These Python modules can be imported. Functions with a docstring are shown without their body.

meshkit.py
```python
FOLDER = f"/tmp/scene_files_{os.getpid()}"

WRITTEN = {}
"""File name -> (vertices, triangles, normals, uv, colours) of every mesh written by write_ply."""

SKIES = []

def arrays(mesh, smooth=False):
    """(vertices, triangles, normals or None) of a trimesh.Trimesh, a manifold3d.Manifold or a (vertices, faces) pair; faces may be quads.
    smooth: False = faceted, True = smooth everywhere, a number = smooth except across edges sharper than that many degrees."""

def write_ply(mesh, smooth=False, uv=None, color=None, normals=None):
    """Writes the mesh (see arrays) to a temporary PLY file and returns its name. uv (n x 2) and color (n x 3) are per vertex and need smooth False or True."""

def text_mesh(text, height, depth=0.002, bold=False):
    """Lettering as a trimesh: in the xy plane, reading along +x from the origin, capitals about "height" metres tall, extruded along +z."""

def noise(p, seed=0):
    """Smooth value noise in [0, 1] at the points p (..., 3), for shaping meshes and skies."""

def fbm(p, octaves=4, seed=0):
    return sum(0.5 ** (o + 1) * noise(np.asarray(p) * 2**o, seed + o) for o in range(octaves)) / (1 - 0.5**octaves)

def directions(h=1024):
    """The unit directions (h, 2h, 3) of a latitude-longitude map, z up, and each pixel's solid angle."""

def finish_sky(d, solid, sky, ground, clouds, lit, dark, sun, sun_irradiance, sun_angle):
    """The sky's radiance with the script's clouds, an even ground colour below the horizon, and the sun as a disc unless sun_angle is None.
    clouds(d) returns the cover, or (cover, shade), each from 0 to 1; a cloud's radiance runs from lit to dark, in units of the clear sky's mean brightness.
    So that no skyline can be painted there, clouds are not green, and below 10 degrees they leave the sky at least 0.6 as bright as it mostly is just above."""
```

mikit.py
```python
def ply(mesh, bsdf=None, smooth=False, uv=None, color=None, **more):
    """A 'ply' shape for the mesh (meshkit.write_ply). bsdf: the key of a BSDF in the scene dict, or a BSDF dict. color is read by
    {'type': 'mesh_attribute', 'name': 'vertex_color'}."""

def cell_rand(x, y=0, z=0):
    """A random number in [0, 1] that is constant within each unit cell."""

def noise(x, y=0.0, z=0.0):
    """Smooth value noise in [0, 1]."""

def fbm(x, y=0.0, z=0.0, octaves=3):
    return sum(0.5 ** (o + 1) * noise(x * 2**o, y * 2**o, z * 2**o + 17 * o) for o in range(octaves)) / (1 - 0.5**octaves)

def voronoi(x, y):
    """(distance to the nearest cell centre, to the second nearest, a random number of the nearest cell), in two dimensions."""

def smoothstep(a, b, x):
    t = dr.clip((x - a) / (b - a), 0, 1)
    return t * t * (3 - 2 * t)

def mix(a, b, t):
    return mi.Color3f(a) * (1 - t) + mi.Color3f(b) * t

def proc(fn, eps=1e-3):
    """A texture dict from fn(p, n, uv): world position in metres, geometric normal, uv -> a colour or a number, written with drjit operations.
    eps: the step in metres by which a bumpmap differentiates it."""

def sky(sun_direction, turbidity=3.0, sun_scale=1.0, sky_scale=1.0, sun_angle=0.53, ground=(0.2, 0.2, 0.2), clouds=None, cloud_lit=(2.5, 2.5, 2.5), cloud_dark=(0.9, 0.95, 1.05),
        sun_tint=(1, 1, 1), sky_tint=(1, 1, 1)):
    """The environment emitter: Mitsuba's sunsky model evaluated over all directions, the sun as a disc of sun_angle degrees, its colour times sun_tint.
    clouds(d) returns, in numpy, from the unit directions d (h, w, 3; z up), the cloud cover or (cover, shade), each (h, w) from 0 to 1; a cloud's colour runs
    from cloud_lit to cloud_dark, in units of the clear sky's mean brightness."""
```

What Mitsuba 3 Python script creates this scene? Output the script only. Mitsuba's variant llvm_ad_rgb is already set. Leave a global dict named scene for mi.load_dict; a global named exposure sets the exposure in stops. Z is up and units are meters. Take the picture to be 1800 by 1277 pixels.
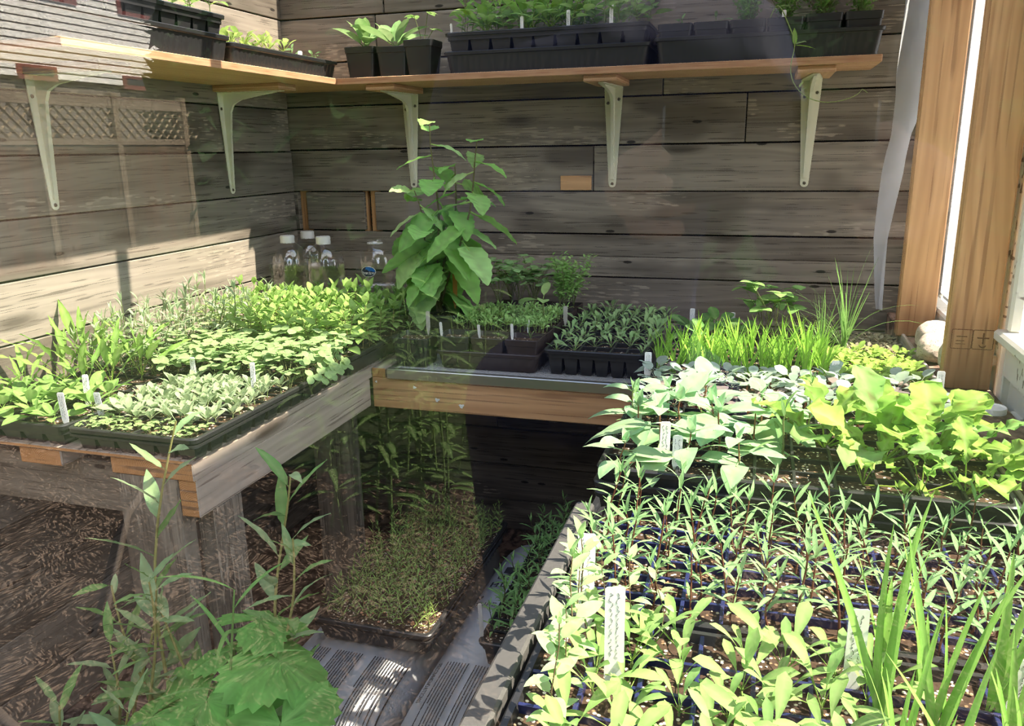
import math
import numpy as np, trimesh, mitsuba as mi, drjit as dr
import mikit, meshkit, manifold3d
from mikit import noise, fbm, voronoi, cell_rand, smoothstep, mix, proc, ply
from shapely.geometry import Polygon, Point, box as sbox
from shapely.ops import unary_union

T = mi.ScalarTransform4f
rng = np.random.default_rng(11)
PI = math.pi
scene, labels = {}, {}

# ------------------------------------------------------------------ camera, sky, sun, exposure
CAM = np.array([1.5098, -2.45, 1.28])
R_ = np.array([0.95686433, 0.29010654, -0.01577527])
D_ = np.array([0.05981811, -0.24985158, -0.96643468])
F_ = np.array([-0.28431049, 0.92380322, -0.25642769])
scene['camera'] = {'type': 'perspective', 'fov': 2 * math.degrees(math.atan(900 / 1418.2)), 'fov_axis': 'x', 'near_clip': 0.01, 'far_clip': 200.0,
                   'to_world': T().look_at(origin=CAM.tolist(), target=(CAM + F_).tolist(), up=(-D_).tolist())}
SUN = np.array([1.0, 0.08, 1.335])


def cloud_cover(d):
    q = d / np.maximum(d[..., 2:], 0.08)
    c = meshkit.fbm(np.stack([q[..., 0] * 0.9, q[..., 1] * 0.9, q[..., 0] * 0 + 3.0], -1), 4, seed=5)
    return np.clip((c - 0.38) * 4.0, 0, 1) * 0.95, np.clip((c - 0.55) * 2.0, 0, 0.6)


scene['sky'] = mikit.sky(SUN, turbidity=3.0, sun_scale=0.85, sky_scale=1.12, sun_angle=0.7, ground=(0.16, 0.14, 0.1), clouds=cloud_cover, cloud_lit=(2.3, 2.3, 2.3), cloud_dark=(1.2, 1.25, 1.3), sun_tint=(0.93, 1.0, 1.08))
exposure = 4.2


# ------------------------------------------------------------------ materials
def C3(*c):
    return mi.Color3f(*c)


def wood_common(uv):
    u, v = uv.x, uv.y
    seed = dr.floor(v / 10 + 0.5)
    tone = cell_rand(seed, 3)
    end = u > 500
    warp = noise(u * 1.7, v * 9, seed) * 0.05 + noise(u * 5, v * 20, 2) * 0.012
    kd, _, kr = voronoi(u * 2.3 + seed * 0.37, v * 9.0)
    knot = dr.select((kr > 0.72) & ~end, smoothstep(0.22, 0.02, kd), 0.0)
    vv = v + warp + knot * 0.02
    streak = fbm(u * 2.2 + knot * 0.6, vv * 85, seed, 3)
    rings = 0.5 + 0.5 * dr.sin(vv * 330 + 9 * noise(u * 1.3, vv * 12, seed) + knot * 14)
    rr = dr.sqrt(dr.square(u - 1000.01) + dr.square(v - seed * 10 + 0.01))
    endring = 0.5 + 0.5 * dr.sin(rr * 1900 + 2 * noise(u * 60, v * 60))
    return u, v, seed, tone, end, knot, streak, dr.select(end, endring, rings)


def weathered(p, n, uv):
    u, v, seed, tone, end, knot, streak, rings = wood_common(uv)
    c = mix(C3(.135, .115, .092), C3(.35, .305, .25), dr.clip(0.12 + 0.42 * tone + 0.75 * (streak - 0.5) + 0.07 * rings, 0, 1))
    blot = fbm(u * 3.0, v * 8.0, seed + 4, 4)
    c = mix(c, C3(.06, .047, .036), smoothstep(0.52, 0.72, blot) * 0.6)
    fine = noise(u * 14, v * 420, seed)
    c = mix(c, C3(.045, .035, .027), smoothstep(0.72, 0.9, fine) * 0.55)
    scr = noise(u * 38, v * 300, 7) * smoothstep(0.55, 0.7, noise(u * 4, v * 14, seed + 9))
    c = mix(c, C3(.42, .36, .29), smoothstep(0.6, 0.85, scr) * 0.55)
    c = mix(c, C3(.035, .026, .02), knot * 0.75)
    nd, _, nr = voronoi(u * 5, v * 16)
    return mix(c, C3(.015, .012, .01), dr.select(nr > 0.8, smoothstep(0.085, 0.05, nd), 0.0) * 0.9)


def fir(p, n, uv):
    u, v, seed, tone, end, knot, streak, rings = wood_common(uv)
    c = mix(C3(.40, .19, .075), C3(.66, .40, .20), dr.clip(0.25 + 0.35 * tone + 0.55 * (streak - 0.45) + 0.22 * rings, 0, 1))
    c = mix(c, C3(.17, .06, .022), knot * 0.8)
    return mix(c, C3(.20, .085, .035), smoothstep(0.66, 0.9, noise(u * 7, v * 240, seed)) * 0.5)


def post_fir(p, n, uv):  # brown water stain rising from the foot
    foot = smoothstep(1.06, 0.82, p.z + 0.10 * noise(p.x * 45, p.y * 45, p.z * 5))
    return mix(fir(p, n, uv), C3(.17, .062, .03), foot * 0.8)


def grey_timber(p, n, uv):
    u, v, seed, tone, end, knot, streak, rings = wood_common(uv)
    c = mix(C3(.20, .155, .12), C3(.50, .42, .345), dr.clip(0.35 + 0.25 * tone + 0.6 * (streak - 0.45) + 0.12 * rings, 0, 1))
    c = dr.select(end, mix(C3(.36, .16, .06), C3(.62, .33, .14), rings * 0.55 + 0.3 * streak), c)
    c = mix(c, C3(.09, .06, .045), smoothstep(0.74, 0.9, noise(u * 9, v * 260, seed)) * 0.6)
    return mix(c, C3(.10, .06, .04), knot * 0.8)


def plywood(p, n, uv):
    u, v, seed, tone, end, knot, streak, rings = wood_common(uv)
    side = dr.abs(n.z) < 0.5
    ply_ = cell_rand(dr.floor(p.z / 0.0032), 5)
    c = mix(C3(.36, .20, .105), C3(.60, .38, .22), streak * 0.5 + rings * 0.2)
    e = mix(C3(.33, .15, .07), C3(.70, .46, .28), ply_ * 0.75 + 0.25 * noise(u * 30, p.z * 300))
    return dr.select(side, e, c)


def soil_fn(p, n, uv):
    d, _, r = voronoi(p.x * 210, p.y * 210)
    base = mix(C3(.018, .012, .009), C3(.085, .055, .036), fbm(p.x * 130, p.y * 130, p.z * 130, 3))
    base = mix(base, C3(.24, .15, .085), dr.select((r > 0.62) & (r < 0.8), smoothstep(0.45, 0.2, d), 0.0))
    return mix(base, C3(.72, .62, .5), dr.select(r > 0.86, smoothstep(0.5, 0.25, d), 0.0))


def mulch_fn(p, n, uv):
    x, y = p.x + 0.05 * noise(p.x * 9, p.y * 9), p.y + 0.05 * noise(p.x * 9, p.y * 9, 5)
    a = noise(x * 55 + y * 25, y * 230 - x * 95, 1)
    b = noise(x * 230 + y * 65, y * 50 - x * 18, 2)
    c = noise(x * 150 - y * 140, x * 38 + y * 42, 3)
    m = noise(p.x * 14, p.y * 14, 8)
    f = dr.select(m > 0.58, a, dr.select(m > 0.42, c, b))
    f = f * (0.55 + 0.6 * fbm(p.x * 5, p.y * 5, 6, 3))
    return mix(C3(.014, .009, .006), C3(.15, .105, .075), smoothstep(0.38, 0.85, f))


def paint_fn(p, n, uv):
    c = mix(C3(.50, .48, .40), C3(.66, .64, .56), fbm(p.x * 9, p.y * 9, p.z * 4, 3))
    chip = noise(p.y * 150, p.z * 110, p.x * 90) * smoothstep(0.5, 0.7, noise(p.y * 14, p.z * 9, 3))
    return mix(c, C3(.14, .11, .08), smoothstep(0.68, 0.78, chip) * 0.85)


def dirt_fn(p, n, uv):
    f = fbm(p.x * 60, p.y * 45, p.z * 30, 4)
    return mix(C3(.07, .042, .03), C3(.30, .20, .15), smoothstep(0.3, 0.75, f))


def rock_fn(p, n, uv):
    f = fbm(p.x * 70, p.y * 70, p.z * 70, 4)
    s = noise(p.x * 420, p.y * 420, p.z * 420)
    c = mix(C3(.28, .22, .17), C3(.55, .47, .38), f)
    return mix(c, C3(.10, .07, .055), smoothstep(0.7, 0.85, s) * 0.7)


def P(fn, rough=0.7, spec=0.3):
    return {'type': 'twosided', 'b': {'type': 'principled', 'base_color': proc(fn), 'roughness': rough, 'specular': spec}}


def rgb(*c):
    return {'type': 'rgb', 'value': list(c)}


def plain(c, rough=0.6, spec=0.4, **k):
    return {'type': 'twosided', 'b': {'type': 'principled', 'base_color': rgb(*c), 'roughness': rough, 'specular': spec, **k}}


VC = {'type': 'mesh_attribute', 'name': 'vertex_color'}
scene['weathered_wood'] = P(weathered, 0.75, 0.25)
scene['fir_wood'] = P(fir, 0.6, 0.35)
scene['post_wood'] = P(post_fir, 0.6, 0.35)
scene['grey_wood'] = P(grey_timber, 0.75, 0.25)
scene['ply_wood'] = P(plywood, 0.65, 0.3)
scene['soil'] = P(soil_fn, 0.95, 0.1)
scene['mulch'] = P(mulch_fn, 0.95, 0.1)
scene['old_paint'] = P(paint_fn, 0.45, 0.45)
scene['dirty_board'] = P(dirt_fn, 0.9, 0.15)
scene['stone'] = P(rock_fn, 0.8, 0.3)
scene['leaf'] = {'type': 'principledthin', 'base_color': VC, 'roughness': 0.42, 'diff_trans': 0.8, 'eta': 1.4}
scene['matte'] = {'type': 'twosided', 'b': {'type': 'principled', 'base_color': VC, 'roughness': 0.7, 'specular': 0.3}}
scene['black_plastic'] = plain((.018, .018, .019), 0.38, 0.5)
scene['blue_plastic'] = plain((.012, .016, .07), 0.38, 0.5)
scene['brown_plastic'] = plain((.035, .024, .021), 0.4, 0.5)
scene['cream_metal'] = plain((.66, .65, .52), 0.35, 0.5)
scene['white_plastic'] = plain((.80, .80, .77), 0.45, 0.5)
scene['screw_metal'] = plain((.12, .10, .08), 0.45, 0.5, metallic=0.6)
scene['aluminium'] = {'type': 'twosided', 'b': {'type': 'principled', 'base_color': rgb(.52, .50, .44), 'roughness': 0.28, 'metallic': 0.9}}
scene['galvanised'] = plain((.30, .30, .30), 0.5, 0.5)
scene['window_glass'] = {'type': 'thindielectric', 'int_ior': 1.6}
scene['door_glass'] = {'type': 'thindielectric', 'int_ior': 1.5}
scene['roof_glazing'] = {'type': 'thindielectric', 'int_ior': 1.5, 'specular_transmittance': rgb(.78, .78, .78)}
scene['bottle_plastic'] = {'type': 'thindielectric', 'int_ior': 1.75}
scene['water'] = {'type': 'dielectric', 'int_ior': 1.33}
scene['film_plastic'] = {'type': 'principledthin', 'base_color': rgb(.82, .84, .88), 'roughness': 0.4, 'spec_trans': 0.15, 'diff_trans': 1.0, 'eta': 1.3}
scene['grey_paint'] = plain((.062, .060, .057), 0.6, 0.4)
scene['navy_cloth'] = plain((.012, .016, .04), 0.9, 0.1)
scene['dark_glass'] = plain((.02, .022, .025), 0.1, 0.5)

# ------------------------------------------------------------------ helpers
_count = {}


def numbered(name):
    n = _count.get(name, -1) + 1
    _count[name] = n
    return name if n == 0 else f'{name}_{n:03d}'


def tag(key, label=None, cat=None, group=None, kind=None):
    d = {k: v for k, v in (('label', label), ('category', cat), ('group', group), ('kind', kind)) if v}
    if d:
        labels[key] = d
    return key


def put(name, mesh, bsdf, parent=None, smooth=False, uv=None, color=None, to=None, label=None, cat=None, group=None, kind=None):
    key = numbered(f'{parent}__{name}' if parent else name)
    d = mesh if isinstance(mesh, dict) else ply(mesh, bsdf, smooth=smooth, uv=uv, color=color)
    d = dict(d)
    if to is not None:
        d['to_world'] = to
    scene[key] = d
    return tag(key, label, cat, group, kind)


def thing(name, label, cat, group=None):
    return tag(numbered(name), label, cat, group)


def cat_(ms):
    V, F, Cc, o = [], [], [], 0
    for v, f, *c in ms:
        V.append(v); F.append(np.asarray(f) + o); o += len(v)
        if c:
            Cc.append(c[0])
    return (np.vstack(V), np.vstack(F)) + ((np.vstack(Cc),) if Cc else ())


def cham(lo, hi, ch=0.0015):
    lo, hi = np.minimum(lo, hi).astype(float), np.maximum(lo, hi).astype(float)
    ch = min(ch, 0.3 * (hi - lo).min())
    pts = []
    for s in np.ndindex(2, 2, 2):
        for a in range(3):
            pts.append([(hi[k] - (ch if k != a else 0)) if s[k] else (lo[k] + (ch if k != a else 0)) for k in range(3)])
    return trimesh.convex.convex_hull(np.array(pts))


def bx(lo, hi, ch=0.0015):
    m = cham(lo, hi, ch)
    return np.array(m.vertices), np.array(m.faces)


def wood(name, lo, hi, grain, bsdf, parent=None, seed=None, ch=0.0015, jag=0.0, **k):
    seed = int(rng.integers(1, 400)) if seed is None else seed
    m = cham(lo, hi, ch)
    lo = np.minimum(lo, hi)
    V = m.vertices[m.faces].reshape(-1, 3)
    n = np.abs(np.repeat(m.face_normals, 3, 0))
    d = n.argmax(1)
    c = m.bounds.mean(0)
    uv = np.zeros((len(V), 2))
    for ax in range(3):
        sel = d == ax
        b = [q for q in range(3) if q != ax]
        if ax == grain:
            uv[sel] = np.stack([1000 + V[sel][:, b[0]] - c[b[0]], V[sel][:, b[1]] - c[b[1]] + seed * 10], 1)
        else:
            o = b[0] if b[1] == grain else b[1]
            uv[sel] = np.stack([V[sel][:, grain] + seed * 0.317 + 3, V[sel][:, o] - lo[o] + ax * 0.4 + seed * 10], 1)
    return put(name, (V, np.arange(len(V)).reshape(-1, 3)), bsdf, parent, uv=uv, **k)


def extrude(poly, h, z0=0.0):
    m = trimesh.creation.extrude_polygon(poly, h, engine='earcut')
    v = np.array(m.vertices); v[:, 2] += z0
    return v, np.array(m.faces)


def tube(pts, rad, sides=6, col=None, caps=False):
    p = np.asarray(pts, float)
    r = np.broadcast_to(rad, (len(p),)).astype(float)
    t = np.gradient(p, axis=0); t /= np.linalg.norm(t, axis=1, keepdims=True) + 1e-12
    ref = np.array([0, 0, 1.0]) if abs(t[:, 2]).mean() < 0.8 else np.array([1.0, 0.13, 0])
    a = np.cross(t, ref); a /= np.linalg.norm(a, axis=1, keepdims=True) + 1e-12
    b = np.cross(t, a)
    an = np.arange(sides) * 2 * PI / sides
    V = (p[:, None] + r[:, None, None] * (np.cos(an)[None, :, None] * a[:, None] + np.sin(an)[None, :, None] * b[:, None])).reshape(-1, 3)
    i, j = np.meshgrid(np.arange(len(p) - 1), np.arange(sides), indexing='ij')
    q = np.stack([i * sides + j, i * sides + (j + 1) % sides, (i + 1) * sides + (j + 1) % sides, (i + 1) * sides + j], -1).reshape(-1, 4)
    F = np.vstack([q[:, [0, 1, 2]], q[:, [0, 2, 3]]])
    if caps:
        n = len(V)
        V = np.vstack([V, p[0], p[-1]])
        k = np.arange(sides)
        F = np.vstack([F, np.stack([k * 0 + n, (k + 1) % sides, k], 1), np.stack([k * 0 + n + 1, k + (len(p) - 1) * sides, (k + 1) % sides + (len(p) - 1) * sides], 1)])
    if col is None:
        return V, F
    return V, F, np.tile(col, (len(V), 1))


def lathe(prof, n=32, flute=None):
    prof = np.asarray(prof, float)
    an = np.arange(n) * 2 * PI / n
    V = []
    for k, (r, z) in enumerate(prof):
        rr = r * (1 + (flute(z, an) if flute else 0 * an))
        V.append(np.stack([rr * np.cos(an), rr * np.sin(an), 0 * an + z], 1))
    V = np.vstack(V)
    i, j = np.meshgrid(np.arange(len(prof) - 1), np.arange(n), indexing='ij')
    q = np.stack([i * n + j, i * n + (j + 1) % n, (i + 1) * n + (j + 1) % n, (i + 1) * n + j], -1).reshape(-1, 4)
    return V, np.vstack([q[:, [0, 1, 2]], q[:, [0, 2, 3]]])


def grid(nx, ny):
    i, j = np.meshgrid(np.arange(nx), np.arange(ny), indexing='ij')
    a = i * (ny + 1) + j
    return np.vstack([np.stack([a, a + ny + 1, a + ny + 2], -1).reshape(-1, 3), np.stack([a, a + ny + 2, a + 1], -1).reshape(-1, 3)])


def move(m, d):
    return (m[0] + np.asarray(d, float), *m[1:])


def Rz(a):
    c, s = math.cos(a), math.sin(a)
    return np.array([[c, -s, 0], [s, c, 0], [0, 0, 1.0]])


def rotm(az, el, roll=0.0):
    ce, se, cr, sr = math.cos(el), math.sin(el), math.cos(roll), math.sin(roll)
    return Rz(az) @ np.array([[ce, 0, -se], [0, 1, 0], [se, 0, ce]]) @ np.array([[1, 0, 0], [0, cr, -sr], [0, sr, cr]])


# ------------------------------------------------------------------ the shell: walls, floor, roof, right wall of old doors, front window
put('floor', bx((-0.1, -2.16, -0.06), (2.1, 0.06, 0.0)), 'dirty_board', kind='structure', label='dark dirty floor of the greenhouse under the benches')
put('garden_ground', (np.array([[-40, -4.7, -0.07], [40, -4.7, -0.07], [40, 25, -0.07], [-40, 25, -0.07]]), np.array([[0, 1, 2], [0, 2, 3]])), 'mulch', kind='structure', label='brown fibrous mulch on the garden ground outside the glass')
scene['turf'] = P(lambda p, n, uv: mix(C3(.01, .016, .007), C3(.032, .045, .018), fbm(p.x * 9, p.y * 9, 0, 4)), 0.95, 0.1)
put('garden_lawn', (np.array([[-40, -45, -0.07], [40, -45, -0.07], [40, -4.7, -0.07], [-40, -4.7, -0.07]]), np.array([[0, 1, 2], [0, 2, 3]])), 'turf', kind='structure', label='dark green ground farther back in the garden')


def vbox(lo, hi, col, ch=0.0015):
    v, f = bx(lo, hi, ch)
    return v, f, np.tile(col, (len(v), 1))


def putv(name, m, parent=None, bsdf='matte', smooth=False, **k):
    return put(name, (m[0], m[1]), bsdf, parent, smooth=smooth, color=m[2], **k)


wb = putv('wall_back', vbox((-0.06, 0.045, 0), (2.05, 0.06, 2.12), (.02, .016, .012)), kind='structure', label='back wall of weathered horizontal boards')
wl = putv('wall_left', vbox((-0.06, -2.14, 0), (-0.045, 0.045, 2.12), (.02, .016, .012)), kind='structure', label='left wall of weathered horizontal boards')
ZB = [0.0, .11, .24, .37, .50, .63, .76, .893, .957, 1.024, 1.152, 1.287, 1.423, 1.556, 1.69, 1.825, 1.96, 2.10]
SPL = {1.152: [1.021], 1.287: [1.454], 1.556: [.33], 1.423: [1.22], .76: [.95], .63: [1.4], .37: [.7], 1.69: [.36], 1.825: [1.1]}
G = 0.0028
for z0, z1 in zip(ZB[:-1], ZB[1:]):
    if z0 == 1.024:
        for a, b, th in ((-.03, .006, 0), (.034, .250, .006), (.292, 1.99, 0)):
            wood('plank', (a, th + 0.004, z0 + G), (b, 0.028, z1 - G / 2), 0, 'weathered_wood', wb, seed=int(50 + a * 40))
        for a, b in ((.004, .036), (.240, .256), (.268, .296)):
            wood('stud', (a, 0.022, z0 - .01), (b, 0.044, z1 + .01), 2, 'fir_wood', wb)
        continue
    cuts = [-.03] + SPL.get(z0, []) + [1.99]
    for a, b in zip(cuts[:-1], cuts[1:]):
        thin = 0.0006 if z0 == .957 else G
        wood('plank', (a + .0015, rng.uniform(0, .004), z0 + thin * 0.8), (b - .0015, 0.03, z1 - (0.0006 if z1 == .957 else G) * 0.8), 0, 'weathered_wood', wb)
wood('patch_block', (.920, -.003, 1.156), (1.015, .01, 1.199), 0, 'fir_wood', wb, seed=77, label='small orange wooden patch block set into the boards')
for z0, z1 in zip([0, .13, .26, .38, .51, .64, .765, .893, 1.025, 1.152, 1.283, 1.416, 1.55, 1.69, 1.825, 1.96], [.13, .26, .38, .51, .64, .765, .893, 1.025, 1.152, 1.283, 1.416, 1.55, 1.69, 1.825, 1.96, 2.10]):
    d = rng.uniform(0, .003)
    wood('plank', (-0.03, -2.13, z0 + G * .7), (-d, -0.003, z1 - G * .7), 1, 'weathered_wood', wl)
# roof: clear glazing with a boarded strip along the right and a boarded corner at the back
rf = putv('ceiling', vbox((-0.06, -2.16, 2.10), (2.02, -2.12, 2.16), (.3, .2, .12)), kind='structure', label='roof of clear glazing and boards')
put('glazing', (np.array([[-.06, -2.14, 2.165], [1.70, -2.14, 2.165], [1.70, .06, 2.165], [-.06, .06, 2.165]]), np.array([[0, 1, 2], [0, 2, 3]])), 'roof_glazing', rf)
pv = extrude(Polygon([(.55, .06), (.85, 0.0), (1.52, -.62), (1.63, -.74), (1.655, -2.14), (.8, -2.16), (.8, -2.8), (2.55, -2.8), (2.55, -2.16), (2.2, -2.14), (2.2, .06)]), .02, 2.13)
put('roof_board', pv, 'fir_wood', rf, uv=np.stack([pv[0][:, 1], pv[0][:, 0]], 1))
for y in (-1.5, -.75):
    wood('rafter', (-.05, y - .019, 2.09), (1.95, y + .019, 2.13), 0, 'fir_wood', rf)

# right wall: header, posts, two old white doors standing behind the posts
wr = wood('wall_right', (1.99, -2.14, 1.93), (2.03, .05, 2.12), 1, 'weathered_wood', kind='structure', label='right wall made of old doors and posts')
wood('header', (1.86, -.95, 1.70), (1.985, -.02, 2.09), 1, 'fir_wood', wr)
wood('header', (1.86, -2.14, 1.82), (1.985, -.952, 2.09), 1, 'fir_wood', wr)
for x0, x1, y0, y1 in ((1.843, 1.926, -.335, -.300), (1.861, 1.943, -.79, -.755)):
    wood('post', (x0, y0, .822), (x1, y1, 2.09), 2, 'post_wood', wr, ch=.003, seed=31 if y0 > -.5 else 12)
wood('corner_board', (1.94, -.075, .822), (1.985, -.005, 2.09), 2, 'weathered_wood', wr)
# stamped mark on the near post
st = unary_union([Polygon(sbox(a, 0, a + .03, .032).buffer(.003).exterior.coords).difference(sbox(a, 0, a + .03, .032).buffer(.0018)) for a in (0, .036)])
lines = [sbox(.041, .018, .061, .0205), sbox(.050, .008, .0525, .029), Point(.0512, .006).buffer(.006).difference(Point(.0512, .009).buffer(.006)), sbox(.006, .02, .024, .022), sbox(.006, .012, .02, .0135), sbox(.006, .006, .022, .0072)]
sv, sf = cat_([extrude(g, .0006) for q in [st] + lines for g in getattr(q, 'geoms', [q])])
sv = np.stack([1.870 + sv[:, 0], -.7906 + 0 * sv[:, 0] + (.0006 - sv[:, 2]), .905 + sv[:, 1]], 1)
putv('stamp', (sv, sf, np.tile([.16, .07, .03], (len(sv), 1))), wr, label='stamped grading mark on the near post')


def old_door(name, y0, y1, zg, label):
    dk = putv(name, vbox((1.975, y0, .0), (1.99, y1, .10), (.5, .48, .42)), kind='structure', label=label)
    st_ = 0.03
    for a, b in ((y0, y0 + st_), (y1 - st_, y1)):
        put('stile', bx((1.955, a, .10), (1.995, b, 1.93), .002), 'old_paint', dk)
    put('top_rail', bx((1.955, y0 + st_, 1.82), (1.995, y1 - st_, 1.93), .002), 'old_paint', dk)
    put('lower_rail', bx((1.955, y0 + st_, zg - .085), (1.995, y1 - st_, zg - .012), .002), 'old_paint', dk)
    put('bottom_rail', bx((1.955, y0 + st_, .10), (1.995, y1 - st_, .40), .002), 'old_paint', dk)
    pn = [bx((1.968, y0 + st_, .40), (1.988, y1 - st_, zg - .085), .001), bx((1.955, y0 + st_ + .05, .45), (1.975, y1 - st_ - .05, zg - .135), .01)]
    put('panel', cat_(pn), 'old_paint', dk)
    gl = put('glass', (np.array([[1.976, y0 + st_, zg], [1.976, y1 - st_, zg], [1.976, y1 - st_, 1.82], [1.976, y0 + st_, 1.82]]), np.array([[0, 1, 2], [0, 2, 3]])), 'door_glass', dk)
    for lo, hi in (((1.948, y0 + st_ - .006, zg), (1.972, y0 + st_ + .018, 1.82)), ((1.948, y1 - st_ - .018, zg), (1.972, y1 - st_ + .006, 1.82)), ((1.935, y0 + st_ - .02, zg - .022), (1.976, y1 - st_ + .02, zg)), ((1.948, y0 + st_, 1.80), (1.972, y1 - st_, 1.82))):
        put('glazing_bead', bx(lo, hi, .005), 'old_paint', dk)
    return dk


old_door('door_1', -.775, -.02, .885, 'old cream painted door with a glass pane between the two posts')
old_door('door_2', -2.13, -.785, .945, 'old cream painted glazed door at the right edge')
put('plastic_film', (np.array([[1.982, -.40, .89], [1.982, -.052, .89], [1.982, -.052, 1.81], [1.982, -.40, 1.81]]), np.array([[0, 1, 2], [0, 2, 3]])), 'film_plastic', wr, label='translucent film stretched over the pane by the corner')
# front window that the photograph is taken through
wf = wood('window_1', (-.05, -2.14, .42), (1.99, -2.10, .46), 0, 'fir_wood', kind='structure', label='large front window pane between the camera and the plants')
wfr = wood('wall_front', (-.05, -2.14, .28), (1.99, -2.11, .418), 0, 'weathered_wood', kind='structure', label='low boarded front wall below the window, out of view')
wood('board', (-.05, -2.14, .0), (1.99, -2.11, .278), 0, 'weathered_wood', wfr)
put('pane', (np.array([[-.04, -2.12, .46], [1.99, -2.12, .46], [1.99, -2.12, 2.06], [-.04, -2.12, 2.06]]), np.array([[0, 1, 2], [0, 2, 3]])), 'window_glass', wf)
wood('frame', (-.05, -2.14, 2.06), (1.99, -2.10, 2.10), 0, 'fir_wood', wf)
for x in (-.05, 1.95):
    wood('frame', (x, -2.14, .46), (x + .04, -2.10, 2.06), 2, 'fir_wood', wf)

# ------------------------------------------------------------------ benches
lb = thing('left_bench', 'weathered wooden bench along the left wall with plant trays on it', 'bench')
wood('top_board', (.005, -1.378, .764), (.594, -.012, .772), 1, 'grey_wood', lb)
for a, b in ((.218, .315), (.425, .600), (.02, .11)):
    wood('joist', (a, -1.372, .731), (b, -.014, .7635), 1, 'grey_wood', lb, ch=.002)
wood('side_rail', (.560, -1.366, .660), (.599, -.70, .7305), 1, 'grey_wood', lb, ch=.002, label='weathered grey side rail with knots')
wood('front_rail', (.012, -1.330, .632), (.5595, -1.292, .7305), 0, 'weathered_wood', lb)
wood('leg', (.430, -1.368, .0), (.5595, -1.331, .7305), 2, 'weathered_wood', lb, ch=.002)
wood('leg', (.5605, -1.329, .0), (.598, -1.245, .6595), 2, 'weathered_wood', lb, ch=.002)
wood('leg', (.425, -.705, .0), (.538, -.665, .7305), 2, 'weathered_wood', lb, ch=.002)
wood('leg', (.02, -.705, .0), (.06, -.615, .7305), 2, 'weathered_wood', lb)
cb = thing('centre_bench', 'bench across the back with an orange front beam', 'bench')
wood('front_beam', (.601, -.692, .655), (1.278, -.656, .733), 0, 'fir_wood', cb, seed=203, ch=.002, label='orange wooden front beam with white paint spots')
wood('top_board', (.6005, -.655, .722), (1.278, -.012, .733), 0, 'weathered_wood', cb)
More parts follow.
